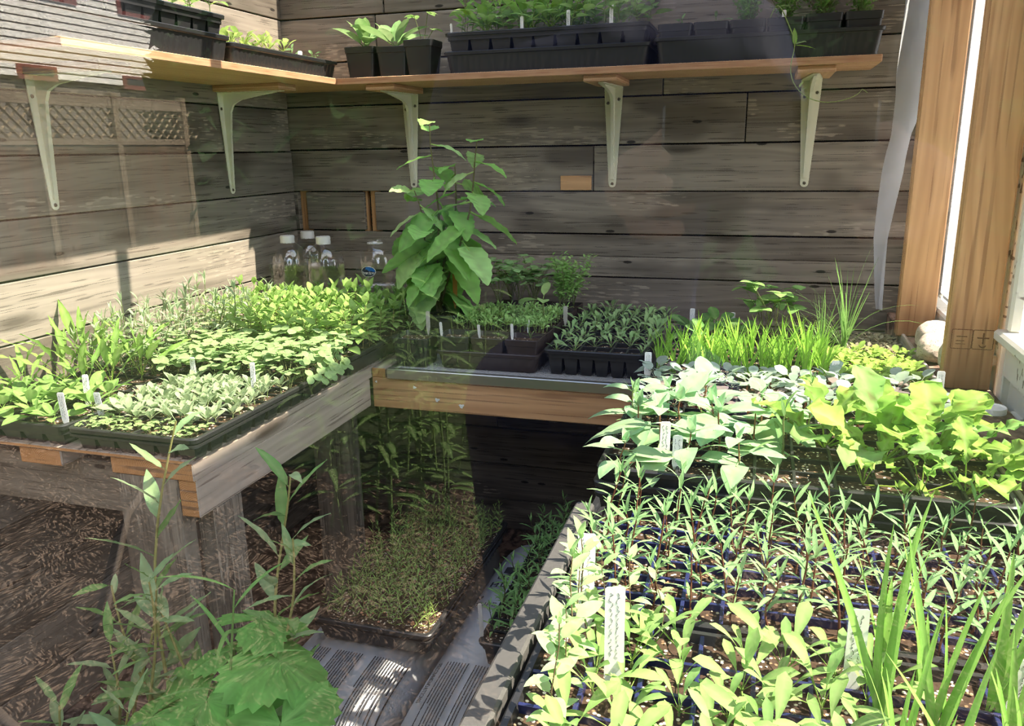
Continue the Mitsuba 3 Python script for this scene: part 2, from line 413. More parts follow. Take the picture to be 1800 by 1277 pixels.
for y in (-.35, -.03):
    wood('cross_rail', (.601, y - .019, .65), (1.278, y + .019, .7215), 0, 'weathered_wood', cb)
wood('end_block', (.601, -.692, .7335), (.640, -.02, .757), 1, 'grey_wood', cb)
for x, z, r in ((.716, .714, .0045), (.775, .686, .006), (.838, .675, .0065), (.612, .722, .003)):
    a = np.arange(9) / 9 * 2 * PI
    rr = r * (1 + .35 * np.sin(a * 3 + x * 90))
    pv = extrude(Polygon(np.stack([rr * np.cos(a), rr * .8 * np.sin(a)], 1)), .0006)
    v = np.stack([x + pv[0][:, 0], -.6922 - pv[0][:, 2] + .0002, z + pv[0][:, 1]], 1)
    put('paint_spot', (v, pv[1]), 'white_plastic', cb, label='white paint spot')
rb = thing('right_bench', 'bench along the right wall under crowded seedling trays', 'bench')
wood('top_board', (1.281, -2.07, .722), (1.99, -.012, .735), 1, 'weathered_wood', rb)
wood('side_rail', (1.279, -2.07, .655), (1.306, -1.395, .787), 1, 'grey_paint', rb, ch=.003, label='dull grey rail along the front left edge')
wood('side_rail', (1.281, -1.39, .65), (1.30, -.012, .7215), 1, 'weathered_wood', rb)
wood('ledge', (1.864, -2.05, .7355), (1.95, -.02, .8215), 1, 'dirty_board', rb, ch=.003, label='dirt covered ledge below the doors')
wood('rail_strip', (1.856, -2.05, .7355), (1.8635, -.30, .829), 1, 'grey_wood', rb, label='narrow grey strip beside the trays')
for y in (-2.05, -1.2, -.1):
    wood('leg', (1.90, y, 0), (1.97, y + .04, .7215), 2, 'weathered_wood', rb)
    if y > -1:
        wood('leg', (1.285, y, 0), (1.32, y + .04, .6495), 2, 'weathered_wood', rb)
wood('leg', (1.31, -1.99, 0), (1.35, -1.95, .7215), 2, 'weathered_wood', rb)

# window screen of aluminium lying on the centre bench
sc = thing('window_screen', 'aluminium framed insect screen lying flat under the centre trays', 'window screen')
X0, X1, Y0, Y1, Zs = .645, 1.276, -.70, -.05, .7335
for lo, hi in (((X0, Y0, Zs), (X1, Y0 + .018, Zs + .026)), ((X0, Y1 - .018, Zs), (X1, Y1, Zs + .026)), ((X0, Y0 + .018, Zs), (X0 + .018, Y1 - .018, Zs + .026)), ((X1 - .018, Y0 + .018, Zs), (X1, Y1 - .018, Zs + .026))):
    put('frame', bx(lo, hi, .002), 'aluminium', sc)
wires = []
reg = sbox(X0 + .016, Y0 + .016, X1 - .016, Y1 - .016)
from shapely.geometry import LineString
for s in (1, -1):
    for o in np.arange(-1.4, 1.4, .0085):
        l = LineString([(X0 + (X1 - X0) / 2 + o - .5, Y0 + .32 - .5 * s * .6), (X0 + (X1 - X0) / 2 + o + .5, Y0 + .32 + .5 * s * .6)]).intersection(reg)
        if l.is_empty or l.length < .01:
            continue
        (a, b), (c, d) = l.coords[0], l.coords[-1]
        wires.append(tube([(a, b, Zs + .024), ((a + c) / 2, (b + d) / 2, Zs + .024), (c, d, Zs + .024)], .0006, 3))
put('wire_mesh', cat_(wires), 'galvanised', sc, kind='stuff', label='diamond wire mesh')

# ------------------------------------------------------------------ shelves on brackets
shl = wood('left_shelf', (.003, -1.222, 1.468), (.309, -.234, 1.486), 1, 'ply_wood', seed=5)
tag(shl, 'plywood shelf on the left wall, its front edge in the sun', 'shelf')
shb = wood('back_shelf', (.003, -.231, 1.468), (1.765, -.003, 1.486), 0, 'ply_wood', seed=6)
tag(shb, 'long plywood shelf along the back wall', 'shelf')


def bracket(pos, az, label):
    k = thing('shelf_bracket', label, 'shelf bracket')
    M = T().translate(list(pos)) @ T().rotate([0, 0, 1], math.degrees(az))   # local: wall is x=0, arm runs +x, z down from 0
    leg = Polygon([(-.027, 0), (.027, 0), (.026, -.03), (.011, -.275)] + [(.011 * math.cos(a), -.275 + .011 * math.sin(a)) for a in np.linspace(0, -PI, 9)] + [(-.026, -.03)])
    v, f = extrude(leg, .0025)
    v = np.stack([v[:, 2] + .0005, v[:, 0], v[:, 1]], 1)
    put('wall_plate', (v, f[:, ::1]), 'cream_metal', k, to=M)
    arm = Polygon([(.0, -.027), (.0, .027), (.03, .026), (.19, .010), (.20, .006), (.20, -.006), (.19, -.010), (.03, -.026)])
    put('arm', extrude(arm, .0025, -.0025), 'cream_metal', k, to=M)
    web = Polygon([(.002, -.002), (.18, -.004), (.12, -.012), (.06, -.022), (.034, -.034), (.024, -.055), (.017, -.12), (.008, -.262), (.002, -.262)])
    v, f = extrude(web, .009, -.0045)
    v = np.stack([v[:, 0], v[:, 2], v[:, 1]], 1)
    put('rib', (v, f[:, ::-1]), 'cream_metal', k, to=M)
    for y, z in ((.016, -.035), (-.016, -.045), (0, -.275)):
        sv_, sf_ = lathe([(0.0001, .0022), (.0035, .0018), (.0045, 0)], 10)
        v = np.stack([sv_[:, 2] + .003, y + sv_[:, 0], z + sv_[:, 1]], 1)
        put('screw', (v, sf_), 'screw_metal', k, to=M)
    w = .045
    wood('cleat', (.0, -w, 0.0005), (.215, w, .0175), 0, 'ply_wood', k, to=M)


for y, l in ((-.345, 'cream metal bracket under the left shelf, nearer the corner'), (-.995, 'cream metal bracket under the left shelf, farther from the corner')):
    bracket((0.0, y, 1.4502), 0, l)
for x, l in ((.437, 'cream metal bracket on the back wall behind the tall potted sapling'), (1.079, 'cream metal bracket in the middle of the back wall'), (1.620, 'cream metal bracket on the back wall with a green vine hanging over it')):
    bracket((x, 0.0, 1.4502), -PI / 2, l)

# ------------------------------------------------------------------ trays and pots
def rring(x0, x1, y0, y1, z, r, nx, ny, cor=0.0, per=.018):
    r = max(min(r, (x1 - x0) / 2.05, (y1 - y0) / 2.05), 1e-4)
    P_ = []
    ca = [np.linspace(a, a + PI / 2, 5) for a in (-PI / 2, 0, PI / 2, PI)]
    cx, cy = (x1 - r, x1 - r, x0 + r, x0 + r), (y0 + r, y1 - r, y1 - r, y0 + r)
    seg = [(np.array([x0 + r, y0]), np.array([x1 - r, y0]), nx, (0, 1)), (np.array([x1, y0 + r]), np.array([x1, y1 - r]), ny, (-1, 0)), (np.array([x1 - r, y1]), np.array([x0 + r, y1]), nx, (0, -1)), (np.array([x0, y1 - r]), np.array([x0, y0 + r]), ny, (1, 0))]
    for k, (a, b, n, nn) in enumerate(seg):
        t = np.linspace(0, 1, n + 1)[1:-1]
        q = a + t[:, None] * (b - a)
        L = np.linalg.norm(b - a)
        w = cor * np.where((np.floor(t * L / per * 2).astype(int) % 2) == 0, 0, 1)
        P_.append(q + w[:, None] * np.array(nn))
        P_.append(np.stack([cx[k] + r * np.cos(ca[k]), cy[k] + r * np.sin(ca[k])], 1))
    q = np.vstack(P_)
    return np.column_stack([q, np.full(len(q), z)])


def loft(rings, cap0=True, cap1=False):
    n = len(rings[0])
    V = np.vstack(rings)
    i, j = np.meshgrid(np.arange(len(rings) - 1), np.arange(n), indexing='ij')
    q = np.stack([i * n + j, i * n + (j + 1) % n, (i + 1) * n + (j + 1) % n, (i + 1) * n + j], -1).reshape(-1, 4)
    F = [q[:, [0, 1, 2]], q[:, [0, 2, 3]]]
    k = np.arange(n)
    if cap0:
        F.append(np.stack([k * 0 + len(V), (k + 1) % n, k], 1)); V = np.vstack([V, rings[0].mean(0)])
    if cap1:
        F.append(np.stack([k * 0 + len(V), k + (len(rings) - 1) * n, (k + 1) % n + (len(rings) - 1) * n], 1)); V = np.vstack([V, rings[-1].mean(0)])
    return V, np.vstack(F)


def soil_patch(x0, x1, y0, y1, z, step=.008, amp=.003):
    nx, ny = max(2, int((x1 - x0) / step)), max(2, int((y1 - y0) / step))
    x, y = np.meshgrid(np.linspace(x0, x1, nx + 1), np.linspace(y0, y1, ny + 1), indexing='ij')
    zz = z + amp * (meshkit.fbm(np.stack([x * 70, y * 70, x * 0], -1), 3, 2) - .5) * 2
    return np.stack([x, y, zz], -1).reshape(-1, 3), grid(nx, ny)


def tray(label, x0, x1, y0, y1, zb, zr, style='flat', soil=.006, cells=None, bsdf='black_plastic', group=None, cell_bsdf=None, name='seed_tray', flange=0.0):
    k = thing(name, label, 'tray', group)
    def rr(z, i, c=0.0):
        return rring(x0 + i, x1 - i, y0 + i, y1 - i, z, .014, max(6, int((x1 - x0) / .009)), max(6, int((y1 - y0) / .009)), c)
    zl = zb if style == 'flat' else zr - .020
    R = [rr(zl, .013 if style == 'flat' else .006, .002 if style == 'flat' else 0), rr(zr - .012, .006, .002 if style == 'flat' else 0)]
    if flange:
        R = R[:1] + [rr(zr - flange - .004, .007), rr(zr - flange - .004, .0), rr(zr - flange, .0), rr(zr - flange, .006)] + R[1:]
    R += [rr(zr - .010, .005), rr(zr - .009, .001), rr(zr - .002, 0), rr(zr, .002), rr(zr, .008), rr(zb + .004, .018) if soil is None else rr(zr - soil - .002, .010)]
    put('body', loft(R, cap0=style == 'flat', cap1=soil is None), bsdf, k, smooth=35)
    if soil is not None:
        put('soil', soil_patch(x0 + .009, x1 - .009, y0 + .009, y1 - .009, zr - soil), 'soil', k, smooth=True)
    if cells:
        nx, ny = cells
        b = []
        for a in np.linspace(x0 + .008, x1 - .008, nx + 1)[1:-1]:
            b.append(bx((a - .0022, y0 + .008, zr - soil - .004), (a + .0022, y1 - .008, zr - .0015), .0006))
        for a in np.linspace(y0 + .008, y1 - .008, ny + 1)[1:-1]:
            b.append(bx((x0 + .008, a - .0022, zr - soil - .004), (x1 - .008, a + .0022, zr - .0018), .0006))
        put('cell_grid', cat_(b), cell_bsdf or bsdf, k)
        if style == 'cell':
            cu = []
            dx, dy = (x1 - x0 - .02) / nx, (y1 - y0 - .02) / ny
            for i in range(nx):
                for j in range(ny):
                    if 0 < i < nx - 1 and 0 < j < ny - 1:
                        continue
                    cx, cy = x0 + .01 + dx * (i + .5), y0 + .01 + dy * (j + .5)
                    q = []
                    for z, s in ((zb, .33), (zr - .014, .47)):
                        q.append(np.array([[cx - s * dx, cy - s * dy, z], [cx + s * dx, cy - s * dy, z], [cx + s * dx, cy + s * dy, z], [cx - s * dx, cy + s * dy, z]]))
                    cu.append(loft(q))
            put('cell_cups', cat_(cu), bsdf, k, label='tapered cell cups under the rim')
    return k


def pot(label, cx, cy, zb, h, top, bot=None, soil=.012, bsdf='black_plastic', group=None, az=0.0, soil_on=True, name='square_pot'):
    k = thing(name, label, 'pot', group)
    bot = bot or top * .72
    M = T().translate([cx, cy, zb]) @ T().rotate([0, 0, 1], math.degrees(az))
    def rr(s, z):
        return rring(-s / 2, s / 2, -s / 2, s / 2, z, s * .10, 6, 6)
    hb = min(.018, h * .2)
    R = [rr(bot, 0), rr(bot + (top - bot) * .86 - .003, h - hb - .001), rr(top - .002, h - hb), rr(top, h - .001), rr(top - .002, h), rr(top - .006, h), rr(top - .012, h - soil - .004)]
    put('body', loft(R), bsdf, k, smooth=35, to=M)
    if soil_on:
        s = (top - .012) / 2
        put('soil', soil_patch(-s, s, -s, s, h - soil, .007, .003), 'soil', k, smooth=True, to=M)
    return k


ZL, ZC, ZR = .7725, .7605, .7355
GT = None
# left bench: four trays
tray('black cell tray of oval-leaved seedlings at the front left, next to the wall', .07, .342, -1.385, -.842, ZL, .815, 'cell', .007, (5, 10))
tray('black tray at the front corner of the left bench with silvery seedlings', .352, .624, -1.388, -.842, ZL, .816, 'cell', .007, (6, 12), flange=.012)
tray('black tray of narrow silvery plants in the row behind, next to the left wall', .07, .342, -.836, -.292, ZL, .818, 'flat', .008, (6, 12))
tray('black ribbed tray of yellow-green heart-leaved seedlings beside the centre bench', .352, .624, -.836, -.292, ZL, .820, 'flat', .008, (6, 12), flange=.012)
# centre
tray('dark brown ribbed tray with square pots on the centre bench', .762, 1.028, -.668, -.125, ZC, .806, 'flat', None, bsdf='brown_plastic')
tray('black cell tray of small paired-leaf seedlings in the shade on the centre bench', 1.036, 1.276, -.665, -.122, ZC, .822, 'cell', .011, (6, 10))
GP = 'brown pots standing in the brown tray on the centre bench'
for i, x in enumerate((.808, .895, .982)):
    pot(['square dark pot in the brown tray, front left with a white tag', 'square brown pot in the brown tray, front middle', 'square brown pot in the brown tray, front right'][i], x, -.622, ZC + .0045, .076, .085, .066, bsdf='brown_plastic' if i else 'black_plastic')
for j, y in enumerate((-.535, -.447, -.360, -.273, -.187)):
    for x in (.808, .895, .982):
        pot('square pot of tiny crowded seedlings inside the brown tray behind the front pots', x, y, ZC + .0045, .074, .085, .066, bsdf='brown_plastic', group=GP)
pot('square black pot with a small sprout and grey wooden tag on the centre bench', .697, -.625, ZC, .072, .098, .078)
pot('larger black pot of bark mulch holding the tall sapling', .702, -.475, ZC, .105, .135, .10, soil=.016)
# right bench, from the back wall forward
tray('black tray in the back right corner with chives and heart-leaved plants', 1.303, 1.848, -.545, -.272, ZR, .812, 'flat', .008, (10, 5))
tray('black tray of bright grass seedlings on the right bench', 1.303, 1.848, -.822, -.549, ZR, .824, 'flat', .008, (12, 6))
tray('black tray of round blue-green seedlings on the right bench', 1.303, 1.848, -1.100, -.826, ZR, .830, 'flat', .008, (12, 6))
GN = 'empty flats nested under the lettuce tray'
for i in range(2):
    tray('empty black flat nested under the lettuce tray, only its rim showing', 1.300 - .001 * i, 1.850 + .001 * i, -1.382 - .001 * i, -1.104, ZR + .0005 + .016 * i, .798 + .016 * i, 'flat', None, group=GN)
tray('black tray with the lettuces and broad-leaved seedlings, topmost of a stack', 1.303, 1.848, -1.380, -1.104, ZR + .035, .836, 'flat', .008, (10, 5))
tray('black tray with blue cells full of narrow-leaved red-stemmed seedlings', 1.312, 1.852, -1.664, -1.392, ZR, .784, 'flat', .011, (12, 6), cell_bsdf='blue_plastic')
tray('black tray nearest the camera with broad-leaved seedlings and grass blades', 1.312, 1.852, -1.942, -1.670, ZR, .782, 'flat', .011, (10, 5), cell_bsdf='blue_plastic')
# floor
tray('black tray of needle-leaved seedlings on the floor bag', .652, .922, -1.132, -.590, .279, .330, 'flat', .008, None, flange=.015)
tray('black cell tray of dark narrow-leaved seedlings on the floor, in deep shade', 1.018, 1.276, -1.122, -.580, .272, .330, 'cell', .008, (6, 12))
# upper shelves
ZS = 1.4862
tray('black solid tray under the cell tray at the front of the left shelf', .012, .300, -1.245, -.705, ZS, 1.545, 'flat', None, name='seed_tray')
tray('black cell tray stacked in a solid tray at the front of the left shelf', .016, .296, -1.240, -.710, ZS + .040, 1.590, 'cell', .008, (5, 10))
tray('black ribbed tray with sunlit seedlings on the left shelf toward the corner', .014, .296, -.700, -.185, ZS, 1.535, 'flat', .008, (5, 9))
tray('long black solid tray under the cell tray on the back shelf', .640, 1.212, -.228, -.010, ZS, 1.543, 'flat', None)
tray('black cell tray of leafy seedlings stacked on the back shelf', .644, 1.208, -.226, -.012, ZS + .035, 1.592, 'cell', .008, (9, 4))
tray('long black tray holding square pots at the right end of the back shelf', 1.220, 1.768, -.232, -.012, ZS, 1.550, 'flat', None)
pot('shelf pot of broad pale leaves, left one of a touching pair', .372, -.16, ZS, .086, .096, .078)
pot('shelf pot of broad pale leaves, right one of a touching pair', .470, -.165, ZS, .082, .092, .076, az=.1)
pot('square black pot with two thin-stalked leaves on the back shelf', .556, -.165, ZS, .096, .090, .068)
GPS = 'square black pots in the long tray on the back shelf'
SHP = []
for i in range(6):
    for j in range(2):
        x, y = 1.271 + .0895 * i, -.174 + .092 * j
        pot('square black pot standing in the long tray at the right end of the back shelf', x, y, ZS + .0045, .092 + (.004 if i > 3 else 0), .087, .066, group=GPS)
        SHP.append((x, y))

# ------------------------------------------------------------------ plants
PROF = {
    'ovate': lambda t: (t ** .55) * (1 - t) ** .85 * 1.95, 'lance': lambda t: (t ** .7) * (1 - t) ** .95 * 2.1, 'heart': lambda t: (t ** .26) * (1 - t) ** .75 * 1.62,
    'round': lambda t: np.sqrt(np.maximum(1 - (2 * t - 1) ** 2, 0)), 'spoon': lambda t: (t ** 1.15) * (1 - t) ** .45 * 2.05, 'blade': lambda t: np.minimum(1, .55 + 2 * t) * (1 - t) ** .55,
    'oval': lambda t: (t * (1 - t)) ** .6 * 2.3,
}


def leaf(L, W, prof='ovate', nu=6, nv=2, curl=.6, fold=.25, col=(.16, .32, .07), pet=0.0, serr=0.0, wavy=0.0, r=rng, rib=.35, lift=0.0):
    t = np.linspace(0, 1, nu + 1)
    tt = np.clip(t, .001, .999) if prof == 'blade' else t
    w = PROF[prof](tt) * W / 2
    if prof in ('round', 'oval', 'spoon', 'heart', 'ovate', 'lance'):
        w[0] = W * .03; w[-1] = W * .02
    s = np.linspace(-1, 1, nv + 1)
    th = lift - curl * t
    dx, dz = np.cos((th[1:] + th[:-1]) / 2) * L / nu, np.sin((th[1:] + th[:-1]) / 2) * L / nu
    X, Z = np.r_[0, np.cumsum(dx)], np.r_[0, np.cumsum(dz)]
    ww = np.broadcast_to(w[:, None], (nu + 1, nv + 1)).copy()
    if serr:
        ww[1:-1:2, 0] *= 1 + serr; ww[1:-1:2, -1] *= 1 + serr; ww[2:-1:2, 0] *= 1 - serr * .4; ww[2:-1:2, -1] *= 1 - serr * .4
    y = s[None] * ww * math.cos(fold)
    z = Z[:, None] + np.abs(s[None]) * ww * math.sin(fold)
    if wavy:
        ph = r.uniform(0, 6)
        z = z + wavy * np.sin(t[:, None] * 17 + ph + s[None] * 2.2) * np.abs(s[None]) ** 1.5
    xx = X[:, None] - np.abs(s[None]) * 0
    if prof == 'heart':
        xx = xx - (np.abs(s[None]) ** 2) * (1 - t[:, None]) ** 3 * L * .12
    V = np.stack([np.broadcast_to(xx, y.shape), y, z], -1).reshape(-1, 3)
    col = np.asarray(col) * r.uniform(.88, 1.12) * (1 + r.uniform(-.05, .05, 3))
    cc = np.broadcast_to(col, (nu + 1, nv + 1, 3)).copy() * (1 + .10 * r.standard_normal((nu + 1, nv + 1, 1)))
    mid = nv // 2
    cc[:, mid] = cc[:, mid] * (1 - rib) + np.array([.42, .52, .24]) * rib
    Cc = cc.reshape(-1, 3)
    F = grid(nu, nv)
    if pet > 0:
        V = V + [pet, 0, 0]
        tv, tf, tc = tube([(0, 0, 0), (pet * .5, 0, -.002 * pet), (pet + L * .03, 0, 0)], max(.0006, W * .03), 4, np.asarray(col) * [1.15, 1.0, .9])
        return cat_([(V, F, Cc), (tv, tf, tc)])
    return V, F, np.clip(Cc, .004, .9)


def place(m, pos, az, el=0.0, roll=0.0):
    return (m[0] @ rotm(az, el, roll).T + np.asarray(pos), *m[1:])


GA = 2.39996
YG, GREEN, DEEP, SILV, BLUE, PALE = (.30, .44, .085), (.17, .34, .075), (.085, .215, .05), (.37, .47, .27), (.38, .48, .38), (.27, .42, .14)


def rosette(n, L, W, prof, col, el=(1.2, .3), curl=.7, pet=.3, stem=.0, fold=.25, nu=6, nv=2, wavy=0.0, serr=0.0, stemcol=None, rib=.35, sz=(.7, 1.1)):
    def fn(r):
        parts = []
        if stem:
            b = r.uniform(-.12, .12, 2) * stem
            parts.append(('stem', tube([(0, 0, -.004), (b[0] * .4, b[1] * .4, stem * .5), (b[0], b[1], stem)], [W * .06 + .0006, W * .05 + .0005, W * .04 + .0004], 5, stemcol or (.25, .32, .12))))
            base = np.array([b[0], b[1], stem])
        else:
            base = np.array([0, 0, -.001])
        a0 = r.uniform(0, 6)
        for k in range(n):
            f = k / max(1, n - 1)
            e = el[1] + (el[0] - el[1]) * f + r.normal(0, .13)
            s = r.uniform(*sz) * (1.0 - .28 * f)
            parts.append(('leaf', place(leaf(L * s, W * s, prof, nu, nv, curl * r.uniform(.6, 1.3), fold, col, pet * L * s, serr, wavy * s, r, rib), base, a0 + k * GA + r.normal(0, .2), e, r.normal(0, .2))))
        return parts
    return fn


def stalk(h, nodes, L, W, prof, col, per=2, el=.5, curl=.6, pet=.12, lean=.12, fold=.2, nu=5, nv=2, start=.3, stemcol=(.25, .30, .12), taper=.55, serr=0.0, wavy=0.0, tip=True, spiral=False, rad=.0012, top_el=1.1, mid=1.0, rib=.35):
    """An upright stem with leaves at its nodes."""
    def fn(r):
        parts = []
        hh = h * r.uniform(.8, 1.15)
        b = r.normal(0, lean, 2) * hh
        c = r.normal(0, lean * .4, 2) * hh
        t = np.linspace(0, 1, 6)
        pts = np.stack([b[0] * t ** 1.5 + c[0] * np.sin(t * 5), b[1] * t ** 1.5 + c[1] * np.sin(t * 5), -.004 + (hh + .004) * t], 1)
        parts.append(('stem', tube(pts, np.linspace(rad, rad * .6, 6), 5, stemcol)))
        a0 = r.uniform(0, 6)
        for k in range(nodes):
            f = start + (1 - start) * (k / max(1, nodes - 1)) if nodes > 1 else 1
            p = np.array([np.interp(f, t, pts[:, i]) for i in range(3)])
            g = k / max(1, nodes - 1)
            s = (1 - (1 - taper) * max(0, g - .4) / .6) * (mid + (1 - mid) * min(1, g * 2)) * r.uniform(.82, 1.15)
            e = el + (top_el - el) * max(0, g - .5) * 2 + r.normal(0, .12)
            for q in range(per):
                az = a0 + (k * GA if spiral else k * PI / 2) + q * 2 * PI / per + r.normal(0, .15)
                parts.append(('leaf', place(leaf(L * s, W * s, prof, nu, nv, curl * r.uniform(.5, 1.4), fold, col, pet * L * s, serr, wavy * s, r, rib), p, az, e, r.normal(0, .15))))
        if tip:
            for q in range(2):
                parts.append(('leaf', place(leaf(L * .45, W * .4, prof, nu, nv, .2, .3, np.asarray(col) * 1.15, 0, 0, 0, r), pts[-1], a0 + q * PI + 1, 1.25)))
        return parts
    return fn


def clover(n, L, col, h, spread=.5, lobes=3, prof='round'):
    """Thin stalks, each with a head of rounded leaflets."""
    def fn(r):
        parts = []
        for k in range(n):
            az = k * GA + r.normal(0, .3)
            hh = h * r.uniform(.65, 1.15)
            tip = np.array([math.cos(az) * spread * hh, math.sin(az) * spread * hh, hh])
            parts.append(('stalk', tube([(0, 0, -.003), tip * [.35, .35, .55], tip], .0007, 4, (.27, .30, .13))))
            ls = []
            for q in range(lobes):
                ls.append(place(leaf(L * r.uniform(.85, 1.1), L * .95, prof, 5, 2, .35, .12, col, 0, 0, 0, r, .2), tip, az + (q - (lobes - 1) / 2) * 2 * PI / max(3, lobes) * .95, r.normal(.1, .15), r.normal(0, .2)))
            parts.append(('leaf', cat_(ls)))
        return parts
    return fn


def tuft(n, L, W, col, lean=.35, curl=.5, nu=5):
    def fn(r):
        parts = []
        for k in range(n):
            a = r.uniform(0, 2 * PI)
            l = L * r.uniform(.55, 1.1)
            parts.append(('blade', place(leaf(l, W * r.uniform(.7, 1.2), 'blade', nu, 2, curl * r.uniform(.1, 1.6), .25, col, 0, 0, 0, r, .15), (r.normal(0, .003), r.normal(0, .003), -.003), a, PI / 2 - abs(r.normal(0, lean)), r.normal(0, .4))))
        return parts
    return fn


def feather(nst, h, L, col, dens=16):
    """Fine many-leaflet foliage, one mesh for its leaflets."""
    def fn(r):
        parts = []
        for k in range(nst):
            az = r.uniform(0, 2 * PI); sp = r.uniform(.1, .5) * h
            tip = np.array([math.cos(az) * sp, math.sin(az) * sp, h * r.uniform(.7, 1.1)])
            parts.append(('stalk', tube([(0, 0, -.003), tip * [.3, .3, .5], tip], .0007, 4, (.25, .30, .12))))
            ls = []
            for q in range(dens):
                f = r.uniform(.3, 1)
                p = tip * [f ** 1.4, f ** 1.4, f] + r.normal(0, h * .06, 3)
                ls.append(place(leaf(L * r.uniform(.6, 1.2), L * .45, 'oval', 3, 2, .4, .2, col, 0, 0, 0, r, .1), p, r.uniform(0, 6.3), r.uniform(-.2, .9)))
            parts.append(('leaf', cat_(ls)))
        return parts
    return fn


SG = {}


def species(name, fn, nvar=3, single=False, seed=0):
    SG[name] = []
    for v in range(nvar):
        parts = fn(np.random.default_rng(1000 + seed * 17 + v + len(SG) * 101))
        d = {'type': 'shapegroup'}
        if single:
            parts = [('plant', cat_([m for _, m in parts]))]
        c = {}
        for n, m in parts:
            i = c.get(n, 0); c[n] = i + 1
            d[n if i == 0 else f'{n}_{i:03d}'] = ply((m[0], m[1]), 'leaf', smooth=True, color=np.clip(m[2], .004, .9))
        key = f'{name}_form' + (f'_{v:03d}' if v else '')
        scene[key] = d
        SG[name].append(key)


def plant(spec, key, x, y, z, s=1.0, az=None, label=None, cat='seedling', group=None, tilt=0.0, taz=0.0, v=None):
    az = rng.uniform(0, 2 * PI) if az is None else az
    k = numbered(key)
    g = SG[spec][int(rng.integers(len(SG[spec])))] if v is None else SG[spec][v]
    M = T().translate([x, y, z]) @ T().rotate([-math.sin(taz), math.cos(taz), 0], math.degrees(tilt)) @ T().rotate([0, 0, 1], math.degrees(az)) @ T().scale([s, s, s * rng.uniform(.92, 1.1)])
    scene[k] = {'type': 'instance', 'to_world': M, 'form': {'type': 'ref', 'id': g}}
    return tag(k, label, cat, group)


def bed(spec, key, x0, x1, y0, y1, nx, ny, z, label, group, cat='seedling', jit=.3, s=(.8, 1.15), drop=0.0, tilt=.12, keep=None):
    dx, dy = (x1 - x0) / nx, (y1 - y0) / ny
    for j in range(ny):
        for i in range(nx):
            if rng.random() < drop:
                continue
            x, y = x0 + dx * (i + .5 + rng.uniform(-jit, jit)), y0 + dy * (j + .5 + rng.uniform(-jit, jit))
            if keep and not keep(x, y):
                continue
            plant(spec, key, x, y, z, rng.uniform(*s), label=label, group=group, cat=cat, tilt=abs(rng.normal(0, tilt)), taz=rng.uniform(0, 6.3))

# ---- left bench
ZLS = .809
species('broad_leaf_seedling', rosette(7, .062, .030, 'oval', (.24, .41, .11), (1.1, .25), .5, .3, .012, .25, 6, 4, rib=.3), 3)
species('tall_lance_plant', rosette(8, .105, .026, 'lance', (.22, .40, .075), (1.35, .75), .55, .55, .01, .3, 8, 2, wavy=.003), 3)
species('silver_seedling', rosette(8, .027, .014, 'oval', SILV, (1.3, .5), .4, .3, .012, .3, 4, 2, rib=.15), 3, True)
species('clover_sprout', clover(3, .0075, (.30, .45, .17), .014, .5), 2, True)
species('columbine', clover(7, .021, (.31, .46, .19), .065, .5), 3)
species('narrow_silver_plant', stalk(.115, 9, .044, .0125, 'lance', (.40, .50, .31), 1, .6, .9, .05, .12, .2, 4, 2, .2, spiral=True, rad=.0011), 3)
species('heart_leaf_seedling', stalk(.105, 5, .036, .026, 'heart', (.33, .52, .13), 2, .25, .6, .3, .07, .15, 5, 2, .3, (.33, .27, .12), rad=.001, taper=.7), 4)
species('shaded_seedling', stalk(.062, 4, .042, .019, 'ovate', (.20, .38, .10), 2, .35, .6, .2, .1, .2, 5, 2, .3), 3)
bed('broad_leaf_seedling', 'broad_leaf_seedling', .08, .335, -1.375, -1.20, 5, 3, ZLS, 'broad oval-leaved seedling at the front end of the left bench by the wall', 'oval-leaved seedlings in the front left tray', s=(.8, 1.1))
bed('tall_lance_plant', 'tall_lance_plant', .08, .27, -1.25, -1.0, 3, 4, ZLS, 'taller plant with long lance-shaped upright leaves against the left wall', 'tall lance-leaved plants by the left wall', cat='plant', s=(.8, 1.15), drop=.2)
bed('clover_sprout', 'clover_sprout', .362, .612, -1.380, -1.325, 11, 4, ZLS, 'tiny round-leaved sprout along the front edge of the silvery tray', 'tiny sprouts in the silvery tray')
bed('silver_seedling', 'silver_seedling', .362, .612, -1.330, -1.08, 9, 9, ZLS, 'small silvery green seedling in the front corner tray of the left bench', 'silvery seedlings in the front corner tray', s=(.8, 1.2))
bed('columbine', 'columbine', .24, .620, -1.08, -.84, 9, 5, ZLS, 'lobed round-leaved seedling behind the silvery seedlings on the left bench', 'lobed-leaved seedlings on the left bench', s=(.75, 1.15))
for x, y in ((.645, -.98), (.64, -.93), (.632, -1.02)):
    plant('columbine', 'columbine', .61, y, ZLS, .9, az=0, label='lobed round-leaved seedling spilling over the right edge of the left bench', group='lobed seedlings spilling over the bench edge', tilt=.8, taz=-.2)
bed('narrow_silver_plant', 'narrow_silver_plant', .08, .335, -1.10, -.66, 7, 12, ZLS, 'slender silvery plant with narrow leaves along the left wall', 'slender silvery plants by the left wall', s=(1.0, 1.35), keep=lambda x, y: x < .26 or y > -.84)
for q, sc_ in (((.30, .615, -.83, -.50, 10, 10), (.8, 1.1)), ((.08, .30, -.68, -.42, 7, 7), (.65, .9))):
    bed('heart_leaf_seedling', 'heart_leaf_seedling', *q, ZLS, 'bright yellow-green heart-leaved seedling on the left bench', 'yellow-green heart-leaved seedlings', s=sc_)
bed('shaded_seedling', 'shaded_seedling', .09, .33, -.42, -.30, 5, 4, ZLS, 'darker green seedling in the shaded back corner of the left bench', 'shaded seedlings at the back of the left bench')
